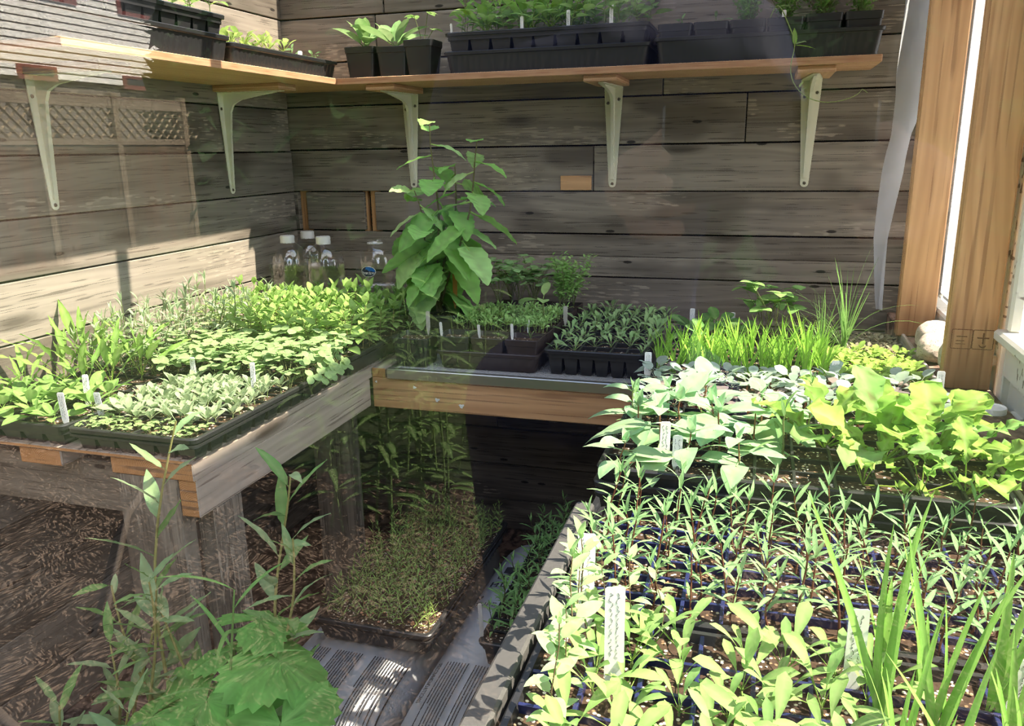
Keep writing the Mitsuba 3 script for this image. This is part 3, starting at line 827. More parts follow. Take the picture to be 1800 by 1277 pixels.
bed('shaded_seedling', 'shaded_seedling', .36, .615, -.50, -.30, 7, 7, ZLS, 'darker green seedling in the shaded back corner of the left bench', 'shaded seedlings at the back of the left bench')
# ---- centre bench
species('tiny_seedling', rosette(7, .019, .0105, 'spoon', (.37, .60, .19), (1.2, .5), .5, .5, .012, .2, 3, 2), 3, True)
species('pair_seedling', rosette(6, .031, .0145, 'spoon', (.35, .55, .23), (1.25, .6), .6, .5, .004, .25, 4, 2, rib=.25), 4, True)
species('round_leaf_plant', clover(18, .023, (.36, .57, .23), .12, .45, 3), 2)
species('feathery_plant', feather(12, .14, .018, (.36, .60, .18), 26), 2)
species('big_pair_seedling', rosette(3, .085, .046, 'oval', (.42, .62, .22), (.7, .15), .35, .30, .062, .2, 6, 2), 1)
species('pot_sprout', rosette(5, .036, .010, 'lance', (.20, .36, .09), (1.1, .5), .6, .2, .004, .25, 5, 2), 1)
bed('tiny_seedling', 'tiny_seedling', .775, 1.02, -.575, -.33, 13, 12, ZC + .078, 'tiny green seedling crowded in the brown tray pots', 'tiny crowded seedlings on the centre bench', s=(.8, 1.3))
for x, y in ((.80, -.26), (.85, -.22), (.90, -.25), (.88, -.16), (.81, -.17)):
    plant('round_leaf_plant', 'round_leaf_plant', x, y, ZC + .075, .95, label='round-leaved clover-like plant behind the tiny seedlings in the brown tray', group='clover-like plants in the brown tray', cat='plant')
for x, y in ((.965, -.20), (1.0, -.17), (.99, -.25)):
    plant('feathery_plant', 'fine_leaved_plant', x, y, ZC + .075, 1.0, label='fine-leaved bushy plant at the back right of the brown tray', group='fine-leaved plants in the brown tray', cat='plant')
plant('big_pair_seedling', 'broad_pair_seedling', .985, -.455, ZC + .074, 1.0, az=.6, label='single seedling with two large pale oval leaves above the tiny seedlings')
plant('pot_sprout', 'pot_sprout', .682, -.628, ZC + .086, 1.0, label='small sprout in the black pot at the left front of the centre bench')
for x, l in ((.835, 'tiny broad sprout in the front left pot of the brown tray'), (.913, 'tiny lone sprout in the front middle brown pot'), (.995, 'small pale sprout in the front right brown pot')):
    plant('pot_sprout', 'pot_sprout', x, -.62, ZC + .075, .55 if x != .995 else .8, label=l)
bed('pair_seedling', 'pair_seedling', 1.044, 1.292, -.655, -.130, 6, 10, .811, 'small paired-leaf seedling in the shaded cell tray on the centre bench', 'paired-leaf seedlings in the centre cell tray', s=(.85, 1.3), jit=.15, keep=lambda x, y: not (y < -.61 and x > 1.12 and x < 1.25))


def sapling_parts(r):
    parts = []
    for bx_, by_, h in ((.0, .0, .47), (.13, -.01, .42), (.05, .03, .36), (-.05, -.02, .30)):
        t = np.linspace(0, 1, 9)
        pts = np.stack([bx_ * t ** .8 + .012 * np.sin(t * 7 + h * 9), by_ * t + .01 * np.cos(t * 6), -.02 + (h + .02) * t], 1)
        parts.append(('stem', tube(pts, np.linspace(.0042, .0014, 9), 6, (.22, .20, .09))))
        n = 16
        for k in range(n):
            f = .16 + .84 * k / (n - 1)
            p = np.array([np.interp(f, t, pts[:, i]) for i in range(3)])
            s = 1.12 - .55 * max(0, f - .45) / .55
            parts.append(('leaf', place(leaf(.112 * s * r.uniform(.8, 1.1), .082 * s, 'heart', 12, 4, .5 * r.uniform(.4, 1.5), .14, (.30, .56, .15) if r.random() < .6 else (.46, .68, .27), .35 * .1 * s, .10, .0015, r, .22), p, k * GA + r.normal(0, .3), -.55 + 1.3 * max(0, f - .55) + r.normal(0, .22), r.normal(0, .3))))
    return parts


SP = thing('potted_sapling', 'tall sapling with large serrated leaves in the larger black pot by the corner', 'sapling')
for n, m in sapling_parts(np.random.default_rng(8)):
    put(n, (m[0], m[1]), 'leaf', SP, smooth=True, color=np.clip(m[2], .004, .9), to=T().translate([.702, -.475, ZC + .120]))

# ---- right bench
species('grass_tuft', tuft(7, .105, .0075, (.27, .52, .06), .22, .5), 4)
species('chive', tuft(30, .25, .0042, (.20, .38, .10), .40, 1.2, 8), 1)
species('heart_cluster', clover(10, .034, (.23, .42, .12), .125, .45, 3, 'heart'), 2)
species('low_broad_plant', rosette(9, .055, .038, 'oval', (.15, .33, .09), (.8, .2), .6, .5, .02, .15, 6, 2), 2)
species('dill', feather(7, .085, .012, (.34, .30, .16), 22), 1)
species('bright_low_plant', rosette(7, .026, .017, 'oval', (.33, .50, .09), (1.1, .3), .5, .4, .012, .2, 4, 2), 3, True)
species('dry_seedling', rosette(5, .017, .010, 'oval', (.36, .30, .22), (.8, .1), .5, .3, .004, .2, 3, 2), 3, True)
species('blue_round_seedling', rosette(5, .034, .027, 'round', BLUE, (.9, .15), .5, .6, .02, .12, 5, 2, stemcol=(.30, .10, .06), rib=.12), 3)
species('blue_round_purple_seedling', rosette(5, .032, .024, 'round', (.26, .20, .20), (.8, .15), .5, .6, .018, .12, 5, 2, stemcol=(.30, .10, .06), rib=.12), 1)
species('broad_stalk_seedling', stalk(.058, 3, .060, .043, 'heart', (.31, .51, .27), 2, .0, .6, .4, .1, .12, 6, 4, .35, (.33, .18, .09), taper=.8, rad=.0017, top_el=.3), 4)
species('dark_lance_weed', stalk(.10, 7, .060, .012, 'lance', (.13, .27, .09), 1, .75, .8, .05, .08, .2, 6, 2, .15, spiral=True, rad=.0018), 2)
bed('grass_tuft', 'grass_tuft', 1.312, 1.66, -.815, -.555, 12, 6, .817, 'bright yellow-green grass seedling tuft on the right bench', 'bright grass seedlings on the right bench', s=(.75, 1.2))
bed('bright_low_plant', 'bright_low_plant', 1.665, 1.84, -.815, -.555, 8, 7, .817, 'low bright green seedling to the right of the grass', 'low bright seedlings beside the grass')
for x, y in ((1.36, -.40), (1.42, -.35), (1.47, -.42), (1.40, -.47)):
    plant('low_broad_plant', 'low_broad_plant', x, y, .805, 1.0, label='low broad-leaved plant in the back tray behind the grass', group='low broad plants behind the grass', cat='plant')
for x, y in ((1.535, -.36), (1.56, -.42)):
    plant('heart_cluster', 'heart_leaf_cluster', x, y, .805, 1.05, label='cluster of heart-shaped leaves on thin stalks behind the grass', group='heart-leaf clusters behind the grass', cat='plant')
plant('dill', 'dried_herb', 1.655, -.40, .805, 1.0, label='dried straw-coloured feathery herb between heart leaves and chives', cat='plant')
plant('chive', 'chive_clump', 1.715, -.45, .805, 1.0, label='clump of long arching chive blades near the plastic sheet', cat='plant')
plant('chive', 'chive_clump', 1.66, -.50, .805, .7, label='shorter clump of chive blades at the edge of the grass', cat='plant')
bed('dry_seedling', 'dry_seedling', 1.71, 1.84, -.53, -.28, 10, 12, .805, 'small drying pinkish seedling in the back right corner tray', 'drying seedlings in the back right corner')
for j in range(8):
    for i in range(12):
        sp = 'blue_round_purple_seedling' if rng.random() < .22 else 'blue_round_seedling'
        plant(sp, 'blue_round_seedling', 1.318 + (i + rng.uniform(.2, .8)) * .0432, -1.092 + (j + rng.uniform(.2, .8)) * .0325, .822, rng.uniform(.75, 1.1), label='round blue-green seedling with reddish stems in the crowded tray before the grass', group='round blue-green seedlings')
for x, y, s in ((1.335, -1.35, .8), (1.385, -1.30, 1.05), (1.43, -1.34, .95), (1.47, -1.27, 1.1), (1.345, -1.25, 1.0), (1.40, -1.22, 1.1), (1.46, -1.19, 1.05), (1.33, -1.16, .9), (1.52, -1.24, 1.0), (1.53, -1.16, 1.05), (1.38, -1.14, 1.0), (1.50, -1.33, .85), (1.57, -1.17, .9), (1.44, -1.12, 1.0)):
    plant('broad_stalk_seedling', 'broad_leaved_seedling', x, y, .828, s, label='broad pale-leaved seedling in the tray left of the lettuces', group='broad-leaved seedlings beside the lettuces')
for x, y, s, l in ((1.555, -1.30, 1.1, 'dark narrow-leaved weed standing just left of the lettuces'), (1.325, -1.19, .8, 'narrow-leaved seedling leaning over the left edge of the lettuce tray'), (1.60, -1.14, .9, 'narrow-leaved weed behind the lettuces')):
    plant('dark_lance_weed', 'narrow_leaved_weed', x, y, .828, s, label=l, cat='plant')


def lettuce(seed, n, L, spots=True):
    r = np.random.default_rng(seed)
    parts = []
    for k in range(n):
        f = k / (n - 1)
        s = r.uniform(.75, 1.1) * (1 - .25 * f)
        lf = leaf(L * s, L * .60 * s, 'spoon', 12, 6, .75 * r.uniform(.5, 1.4), .28, (.29, .48, .10) if r.random() < .75 else (.24, .44, .13), .04, .10, .009 * s, r, .35)
        col = lf[2].copy()
        if spots:
            sp = r.random(len(col)) < .10
            col[sp] *= [.62, .45, .5]
        parts.append(place((lf[0], lf[1], col), (0, 0, 0), k * GA + r.normal(0, .25), .35 + .95 * f + r.normal(0, .12), r.normal(0, .2)))
    return parts


for i, (x, y, n, L, l) in enumerate(((1.625, -1.20, 9, .125, 'frilly green lettuce, leftmost of the large lettuces'), (1.700, -1.245, 11, .150, 'tallest frilly lettuce in the middle of the tray'), (1.765, -1.235, 9, .135, 'frilly lettuce right of the tallest one'), (1.815, -1.20, 8, .125, 'frilly lettuce at the right end of the tray, against the ledge'),
                                     (1.790, -1.335, 7, .095, 'smaller spotted lettuce at the right front edge of the tray'), (1.735, -1.345, 5, .075, 'small lettuce hanging over the front rim of the tray'), (1.665, -1.335, 5, .060, 'smallest lettuce at the front rim, below the leftmost large lettuce'))):
    k = thing('lettuce', l, 'lettuce')
    for m in lettuce(60 + i, n, L):
        put('leaf', (m[0], m[1]), 'leaf', k, smooth=True, color=np.clip(m[2], .004, .9), to=T().translate([x, y, .829]))
species('red_stem_seedling', stalk(.070, 5, .036, .0085, 'lance', (.21, .40, .17), 2, .55, .5, .04, .1, .2, 5, 2, .3, (.20, .09, .055), rad=.0013, taper=.75, mid=.8), 5)
bed('red_stem_seedling', 'red_stem_seedling', 1.322, 1.843, -1.655, -1.40, 13, 6, .774, 'narrow-leaved seedling with a red-brown stem in the tray before the lettuces', 'red-stemmed narrow-leaved seedlings', s=(.85, 1.25), jit=.22)
species('spoon_leaf_seedling', rosette(7, .058, .023, 'spoon', (.26, .46, .135), (1.3, .6), .75, .55, .006, .3, 6, 2, rib=.3), 4)
species('tall_pair_seedling', stalk(.19, 6, .040, .024, 'ovate', (.36, .55, .24), 2, .25, .5, .15, .06, .2, 6, 2, .2, (.26, .19, .11), rad=.0014, taper=.9), 3)
species('tall_grass', tuft(5, .20, .0105, (.24, .47, .09), .17, .35, 8), 4)
bed('spoon_leaf_seedling', 'spoon_leaf_seedling', 1.36, 1.66, -1.93, -1.675, 7, 5, .772, 'pale spoon-leaved seedling in the tray nearest the camera', 'spoon-leaved seedlings nearest the camera', s=(.75, 1.05))
for x, y, s in ((1.350, -1.765, .72), (1.352, -1.72, .60), (1.362, -1.85, .62), (1.356, -1.69, .68), (1.375, -1.70, .5), (1.40, -1.69, .5), (1.43, -1.678, .45), (1.36, -1.80, .55)):
    plant('tall_pair_seedling', 'tall_pair_seedling', x, y, .772, s, label='tall thin-stemmed seedling with paired pale leaves at the left edge of the nearest tray', group='tall paired-leaf seedlings at the left edge')
bed('tall_grass', 'tall_grass_tuft', 1.63, 1.845, -1.93, -1.675, 5, 4, .772, 'tall upright grass blades at the right front of the right bench', 'tall grass blades in the nearest tray', s=(.7, 1.15), drop=.25)
# ---- floor trays
species('needle_seedling', stalk(.075, 9, .020, .0032, 'lance', (.40, .60, .15), 2, .6, .3, 0, .1, .1, 3, 2, .12, (.24, .26, .10), rad=.0009), 4, True)
species('dark_lance_seedling', stalk(.075, 5, .036, .009, 'lance', (.22, .44, .14), 2, .5, .5, .05, .12, .2, 4, 2, .25, (.14, .12, .06)), 3, True)
bed('needle_seedling', 'needle_seedling', .662, .912, -1.115, -.60, 11, 18, .321, 'needle-leaved seedling in the floor tray on the soil bag', 'needle-leaved seedlings in the floor tray', s=(.8, 1.35))
bed('dark_lance_seedling', 'dark_lance_seedling', 1.028, 1.265, -1.105, -.59, 8, 14, .321, 'dark narrow-leaved seedling in the shaded floor tray', 'dark seedlings in the shaded floor tray', s=(.85, 1.3))
hk = []
for _ in range(190):
    m = trimesh.creation.icosphere(0, .0042 * rng.uniform(.6, 1.2)); v = m.vertices * [1, rng.uniform(.5, .9), .6] @ Rz(rng.uniform(0, 3)).T
    c = [(.62, .30, .18), (.70, .48, .34), (.45, .22, .10)][int(rng.integers(3))]
    hk.append((v + [rng.uniform(.665, .91), rng.uniform(-1.12, -.62), .326], np.array(m.faces), np.tile(c, (len(v), 1))))
kk = putv('seed_husks', cat_(hk), kind='stuff', label='orange seed husks scattered on the soil of the floor tray', cat='seed husks')
pl_ = []
for x0, x1, y0, y1, z, n in ((1.322, 1.845, -1.935, -1.68, .773, 420), (1.322, 1.845, -1.655, -1.40, .775, 240), (1.312, 1.60, -1.372, -1.11, .830, 420), (.06 + .30, .615, -1.38, -1.05, .811, 90)):
    for _ in range(n):
        m = trimesh.creation.icosphere(0, rng.uniform(.0010, .0024)); v = m.vertices * [1, .8, .7] @ Rz(rng.uniform(0, 3)).T
        pl_.append((v + [rng.uniform(x0, x1), rng.uniform(y0, y1), z], np.array(m.faces), np.tile([(.80, .72, .60), (.66, .48, .30), (.40, .27, .16)][int(rng.integers(3))], (len(v), 1))))
putv('perlite_grains', cat_(pl_), kind='stuff', label='pale perlite and vermiculite grains on the potting soil', cat='soil grains')
for _ in range(26):
    x, y = rng.uniform(1.34, 1.82), rng.uniform(-1.65, -1.41)
    m = place(leaf(rng.uniform(.02, .034), .009, 'lance', 5, 2, .8, .25, (.40, .22, .13), 0, 0, 0, rng, .1), (x, y, .779), rng.uniform(0, 6), .1)
    putv('dry_leaf', m, bsdf='leaf', smooth=True, label='dry brown leaf fallen among the red-stemmed seedlings', cat='dry leaf', group='dry fallen leaves in the red-stemmed tray')

# ---- upper shelves
species('sunlit_sprout', rosette(6, .036, .024, 'spoon', (.36, .50, .12), (1.3, .5), .7, .6, .012, .2, 5, 2), 3)
species('pale_rosette', rosette(9, .115, .048, 'oval', (.27, .45, .17), (1.2, .45), .55, .2, .004, .25, 8, 2), 2)
species('shelf_seedling', stalk(.095, 4, .046, .030, 'ovate', (.32, .54, .14), 2, .4, .6, .3, .1, .2, 5, 2, .35), 4)
species('shelf_lettuce', rosette(8, .085, .050, 'spoon', (.33, .56, .12), (1.2, .6), .5, .4, .01, .25, 6, 2, wavy=.002), 2)
species('fine_shelf_herb', feather(12, .115, .015, (.30, .52, .15), 24), 3)
species('small_sprout', rosette(3, .035, .014, 'oval', (.20, .35, .14), (.9, .2), .6, .6, .02, .2, 5, 2), 2)
bed('sunlit_sprout', 'sunlit_sprout', .03, .285, -.68, -.40, 5, 5, 1.528, 'sunlit yellow-green sprout in the ribbed tray on the left shelf', 'sunlit sprouts on the left shelf')
bed('small_sprout', 'small_sprout', .05, .285, -.39, -.20, 4, 3, 1.528, 'sparse small sprout in the shaded end of the left shelf tray', 'sparse sprouts on the left shelf')
bed('shelf_seedling', 'shelf_seedling', .03, .285, -1.22, -.72, 5, 9, 1.584, 'thin seedling in the stacked cell tray on the left shelf', 'seedlings in the stacked tray on the left shelf', drop=.3)
plant('pale_rosette', 'pale_rosette', .372, -.16, ZS + .082, 1.0, label='rosette of broad pale leaves in the left pot of the touching pair', cat='plant')
plant('pale_rosette', 'pale_rosette', .470, -.165, ZS + .080, .95, label='rosette of broad pale leaves in the right pot of the touching pair', cat='plant')
k = thing('stalked_seedling', 'seedling with two long thin stalks and lobed leaves in the back shelf pot', 'seedling')
for px_, pz, az in ((-.022, .085, 2.6), (.020, .090, .3), (.035, .045, -.2)):
    pts = np.array([[0, 0, -.003], [px_ * .5, 0, pz * .55], [px_, -.005, pz]])
    putv('stalk', tube(pts, .0011, 5, (.27, .30, .14)), k, 'leaf', True, to=T().translate([.556, -.165, ZS + .079]))
    putv('leaf', cat_([place(leaf(.030, .022, 'oval', 5, 2, .6, .15, (.27, .45, .12), 0, .1), pts[-1], az + q, .1) for q in (-.9, 0, .9)]), k, 'leaf', True, to=T().translate([.556, -.165, ZS + .079]))
bed('shelf_seedling', 'shelf_seedling', .66, 1.20, -.220, -.02, 12, 4, 1.586, 'leafy green seedling in the long cell tray on the back shelf', 'leafy seedlings on the back shelf', s=(.7, 1.3), drop=.12)
for x, y, s in ((.75, -.17, 1.0), (.86, -.13, 1.1), (.93, -.16, 1.15), (.98, -.10, 1.1), (1.12, -.15, .8)):
    plant('shelf_lettuce', 'shelf_lettuce', x, y, 1.585, s, label='larger bright lettuce-like seedling in the long cell tray on the back shelf', group='lettuce-like seedlings on the back shelf')
for i, (x, y) in enumerate(SHP):
    if x > 1.42:
        plant('fine_shelf_herb', 'fine_shelf_herb', x, y, ZS + .079, rng.uniform(.8, 1.1), label='fine-leaved green herb in a square pot at the right end of the back shelf', group='fine-leaved herbs on the back shelf', cat='plant')
    else:
        plant('small_sprout', 'small_sprout', x + .01, y, ZS + .079, 1.1, label='small sprout with oval leaves in a square pot of the long shelf tray', group='small sprouts in the long shelf tray')
vk = thing('hanging_vine', 'vine with a curling stem hanging down from the back shelf over a bracket', 'vine')
vp = np.array([(1.500, -.20, 1.575), (1.522, -.25, 1.603), (1.544, -.262, 1.563), (1.563, -.262, 1.511), (1.557, -.262, 1.46), (1.581, -.262, 1.406), (1.642, -.262, 1.378), (1.705, -.262, 1.389), (1.722, -.262, 1.404), (1.736, -.262, 1.397)])
u_ = np.linspace(0, len(vp) - 1, 48)
from scipy.interpolate import CubicSpline
vs = CubicSpline(np.arange(len(vp)), vp)(u_)
putv('stem', tube(vs, np.linspace(.0016, .0007, 48), 5, (.34, .42, .16)), vk, 'leaf', True)
for p, L, W, az, el, c in ((vp[3], .048, .016, 1.7, 1.25, (.33, .55, .10)), (vp[3], .050, .014, .1, -.05, (.33, .55, .10)), (vp[3] + [.004, 0, .002], .028, .026, .6, .4, (.36, .50, .24)), (vp[5] + [.0, 0, .008], .022, .012, .8, 1.0, (.36, .50, .14)), (vp[5] + [.004, 0, .002], .018, .010, .2, .5, (.36, .50, .2)), (vp[1], .03, .016, .4, .1, (.33, .46, .22)), (vp[7], .012, .006, .5, .6, (.4, .5, .2))):
    putv('leaf', place(leaf(L, W, 'ovate', 6, 2, .3, .3, c), p, az, el), vk, 'leaf', True)


# ---- foreground plants on the floor, behind the glass
def lobed_leaf(L, r, col):
    n = 56
    a = np.linspace(-PI * .93, PI * .93, n)
    lob = .62 + .38 * np.abs(np.cos(a * 1.55)) ** 1.3
    lob *= 1 - .30 * (np.abs(a) / PI) ** 3
    tooth = 1 + .055 * np.where(np.arange(n) % 2 == 0, 1, -1)
    rad = L * .55 * lob * tooth
    rings = [np.zeros((1, 2))]
    fr = (.25, .5, .75, 1.0)
    for f in fr:
        rings.append(np.stack([rad * f * np.cos(a), rad * f * np.sin(a)], 1))
    xy = np.vstack(rings)
    rr = np.linalg.norm(xy, axis=1)
    ang = np.arctan2(xy[:, 1], xy[:, 0])
    z = .05 * L * np.cos(ang * 6.2) * (rr / L) - .55 * rr ** 2 / L + .01 * L * np.sin(ang * 17 + rr * 90)
    V = np.column_stack([xy, z])
    F = [[0, 1 + k, 2 + k] for k in range(n - 1)]
    for q in range(len(fr) - 1):
        o, p = 1 + q * n, 1 + (q + 1) * n
        for k in range(n - 1):
            F += [[o + k, p + k, p + k + 1], [o + k, p + k + 1, o + k + 1]]
    col = np.asarray(col) * r.uniform(.9, 1.1)
    vein = np.exp(-(np.abs(np.sin(ang * 1.55)) * rr / L * 26) ** 2)
    Cc = col[None] * (1 + .12 * r.standard_normal((len(V), 1))) * (1 - .25 * vein[:, None]) + .25 * vein[:, None] * np.array([.36, .50, .2])
    return V, np.array(F), Cc


lp = thing('lobed_leaf_plant', 'plant with very large lobed and toothed bright leaves at the bottom of the view', 'plant')
r9 = np.random.default_rng(9)
base = np.array([.80, -1.60, .22])
for (x, y, z), L, az, el, roll in (((.860, -1.545, .545), .20, .1, -.45, -.1), ((.765, -1.60, .495), .215, -1.5, -.55, .1), ((.80, -1.50, .575), .15, 1.0, -.25, 0), ((.905, -1.62, .50), .17, -.9, -.5, .2), ((.69, -1.63, .475), .16, -2.4, -.4, 0), ((.84, -1.66, .46), .18, -1.2, -.6, 0), ((.76, -1.52, .53), .14, 2.2, -.2, 0)):
    p = np.array([x, y, z])
    putv('stalk', tube([base, (base + p) / 2 + [0, 0, .05], p], .0028, 6, (.24, .36, .12)), lp, 'leaf', True)
    putv('leaf', place(lobed_leaf(L, r9, (.20, .45, .11)), p, az, el, roll), lp, 'leaf', True)
pot('black pot of the large lobed-leaf plant, below the view', .80, -1.60, .0, .24, .20, soil=.02)
wk = 0
for x, y, z, h, lx, ly, s in ((.62, -1.56, .26, .62, .05, .08, 1.2), (.84, -1.50, .30, .50, -.02, .06, 1.15), (.66, -1.60, .26, .40, -.02, .04, 1.0), (.56, -1.60, .24, .30, .01, .03, 1.0), (.70, -1.55, .26, .38, -.06, .02, .95), (.60, -1.52, .24, .36, -.05, .0, 1.0), (.55, -1.66, .26, .22, .0, .0, 1.15), (.64, -1.66, .26, .24, .03, .0, 1.15), (.58, -1.57, .24, .40, .06, .02, .9), (.80, -1.54, .30, .42, .05, .06, 1.0)):
    wk += 1
    k = thing('willow_shoot', ['tallest leafy shoot with a curving yellow stem rising before the bench leg', 'second tall leafy shoot standing left of the centre bench leg'][wk - 1] if wk < 3 else 'leafy shoot with narrow grey-green leaves at the lower left of the view', 'plant', 'leafy shoots at the lower left' if wk > 2 else None)
    r = np.random.default_rng(300 + wk)
    t = np.linspace(0, 1, 12)
    pts = np.stack([x + lx * t + .03 * np.sin(t * 5 + wk) * h * 2, y + ly * t + .015 * np.cos(t * 6 + wk) * h * 2, z + h * t], 1)
    putv('stem', tube(pts, np.linspace(.0034, .0014, 12), 6, (.42, .40, .15)), k, 'leaf', True)
    n = int(9 + h * 20)
    for q in range(n):
        f = .12 + .88 * q / (n - 1)
        p = np.array([np.interp(f, t, pts[:, i]) for i in range(3)])
        L = .086 * s * (1 - .35 * max(0, f - .5) * 2) * r.uniform(.75, 1.2)
        putv('leaf', place(leaf(L, L * .36, 'lance', 7, 2, .6 * r.uniform(-.2, 1.3), .25, [(.23, .36, .17), (.17, .33, .10), (.30, .42, .22)][int(r.integers(3))], .006, 0, .001, r, .3), p, q * GA + r.normal(0, .3), .55 + .6 * max(0, f - .6) + r.normal(0, .25), r.normal(0, .3)), k, 'leaf', True)
pot('black pot of the leafy shoots, at the lower left below the view', .62, -1.585, .0, .22, .26, soil=.02)
pot('black pot of the second tall shoot, under the bench edge', .865, -1.36, .0, .17, .20, soil=.02)
bl_ = []
k = thing('narrow_blade_plant', 'upright plant with long narrow blades between the shoots and the lobed leaves', 'plant')
r = np.random.default_rng(77)
pts = np.array([[.79, -1.64, .25], [.80, -1.62, .42], [.815, -1.60, .56], [.825, -1.585, .68]])
putv('stem', tube(pts, [.003, .0026, .002, .0012], 6, (.22, .40, .12)), k, 'leaf', True)
for q in range(13):
    f = q / 12 * 3
    p = np.array([np.interp(f, np.arange(4), pts[:, i]) for i in range(3)])
    putv('leaf', place(leaf(.115, .011, 'lance', 8, 2, .9 * r.uniform(.3, 1), .3, (.16, .36, .09), 0, 0, 0, r, .2), p, q * GA, .65 + r.normal(0, .15)), k, 'leaf', True)


# ------------------------------------------------------------------ soil bags on the floor, with print
def bag(name, label, cx, cy, zc, a, b, c, group=None):
    n_, m_ = 7.0, 2.6
    k = thing(name, label, 'bag', group)
    U, Vn = 64, 40
    th = np.linspace(0, 2 * PI, U, endpoint=False); ph = np.linspace(-PI / 2, PI / 2, Vn)
    sg = lambda x, e: np.sign(x) * np.abs(x) ** e
    ct, st_, cp, sp = np.cos(th)[None], np.sin(th)[None], np.cos(ph)[:, None], np.sin(ph)[:, None]
    X = a * sg(ct, 2 / n_) * sg(cp, 2 / m_); Y = b * sg(st_, 2 / n_) * sg(cp, 2 / m_); Z = c * sg(sp, 2 / m_) + 0 * ct
    P_ = np.stack([X, Y, Z], -1).reshape(-1, 3)
    w = (meshkit.fbm(P_ * [9, 5, 30] + [cx * 20, cy * 9, zc * 40], 3, 4) - .5)
    side = np.clip(1 - np.abs(P_[:, 2]) / c * 1.05, 0, 1)
    P_ = P_ * (1 + (w * .06 * side)[:, None])
    i, j = np.meshgrid(np.arange(Vn - 1), np.arange(U), indexing='ij')
    q = np.stack([i * U + j, i * U + (j + 1) % U, (i + 1) * U + (j + 1) % U, (i + 1) * U + j], -1).reshape(-1, 4)
    F = np.vstack([q[:, [0, 1, 2]], q[:, [0, 2, 3]]])
    put('shell', (P_ + [cx, cy, zc], F), 'bag_film', k, smooth=True)
    def top(x, y):
        t = np.clip(1 - np.abs((x - cx) / a) ** n_ - np.abs((y - cy) / b) ** n_, 0, 1)
        return zc + c * t ** (1 / m_)
    return k, top


scene['bag_film'] = plain((.40, .41, .42), 0.35, 0.5)
scene['ink'] = plain((.03, .03, .032), 0.6, 0.3)
bags = {}
GB = None
bag('soil_bag', 'grey soil bag at the bottom of the left stack on the floor', .745, -.96, .066, .150, .43, .066)
bags['a'] = bag('soil_bag', 'grey printed soil bag on top of the left stack, under the needle-leaved tray', .745, -.93, .200, .150, .42, .068)
bag('soil_bag', 'grey soil bag at the bottom of the right stack on the floor', 1.09, -.96, .066, .186, .45, .066)
bags['b'] = bag('soil_bag', 'grey printed soil bag on top of the right stack, under the dark floor tray', 1.09, -.93, .200, .186, .44, .070)


def on_bag(bk, m2, name, label=None):
    k, top = bk
    v, f = m2
    z = top(v[:, 0], v[:, 1]) + .0012 + v[:, 2] * .2
    put(name, (np.column_stack([v[:, 0], v[:, 1], z]), f), 'ink', k, label=label)


def txt(s, h, x, y, rot=False, bold=True):
    m = meshkit.text_mesh(s, h, .001, bold)
    v = np.array(m.vertices)
    if rot:   # reads toward the front window
        v = np.column_stack([v[:, 1], -v[:, 0], v[:, 2]])
    return v + [x, y, 0], np.array(m.faces)


B = bags['b']
on_bag(B, txt('US', .020, .945, -.775), 'print', 'bold black print')
on_bag(B, txt('HI', .022, .938, -.812), 'print', 'bold black print')
on_bag(B, txt('M', .014, .925, -.868, bold=False), 'print', 'thin black print')
on_bag(B, txt('LTURE', .015, .918, -.898, bold=False), 'print', 'thin black print')
on_bag(B, bx((.955, -.745, 0), (.985, -.715, .001), .0002), 'print_block', 'black printed square')
on_bag(B, txt('RECOMMENDATIONS', .0085, .934, -1.12, True), 'print', 'heading print')
on_bag(B, txt('DIRECTIONS FOR USE', .0085, 1.073, -1.115, True), 'print', 'heading print')
on_bag(B, txt('GUARANTEED MINIMUM ANALYSIS', .0085, 1.165, -1.09, True), 'print', 'heading print')


def lines_of_print(bk, xs, y0, y1, r):
    q = []
    for x, e in xs:
        y = y0
        while y > y1 + e:
            l = r.uniform(.006, .018)
            for a in np.arange(y, max(y - l, y1), -.006):
                q.append(bx((x, max(a - .006, y1), 0), (x + .0022, a, .001), .0001))
            y -= l + .0025
    on_bag(bk, cat_(q), 'small_print', 'columns of tiny illegible print')


r = np.random.default_rng(21)
lines_of_print(B, [(x, r.choice([0, 0, .05, .12])) for x in list(np.arange(.952, 1.00, .0062)) + list(np.arange(1.012, 1.06, .0064)) + list(np.arange(1.092, 1.155, .0115)) + list(np.arange(1.185, 1.25, .009))], -1.115, -1.352, r)
lines_of_print(bags['a'], [(x, r.choice([0, .03, .1])) for x in list(np.arange(.66, .70, .006)) + list(np.arange(.715, .775, .0062)) + list(np.arange(.80, .875, .0062))], -1.140, -1.335, r)

# ------------------------------------------------------------------ bottles of water in the corner
BP = [(.0001, .002), (.045, .0), (.056, .006), (.060, .02), (.0605, .06), (.058, .075), (.0605, .09), (.0605, .165), (.059, .182), (.054, .200), (.044, .216), (.031, .227), (.0215, .233), (.0205, .236), (.0205, .243)]
fl = lambda z, an: (.035 * np.sin(an * 9) * np.clip((z - .10) / .04, 0, 1) * np.clip((.225 - z) / .03, 0, 1))


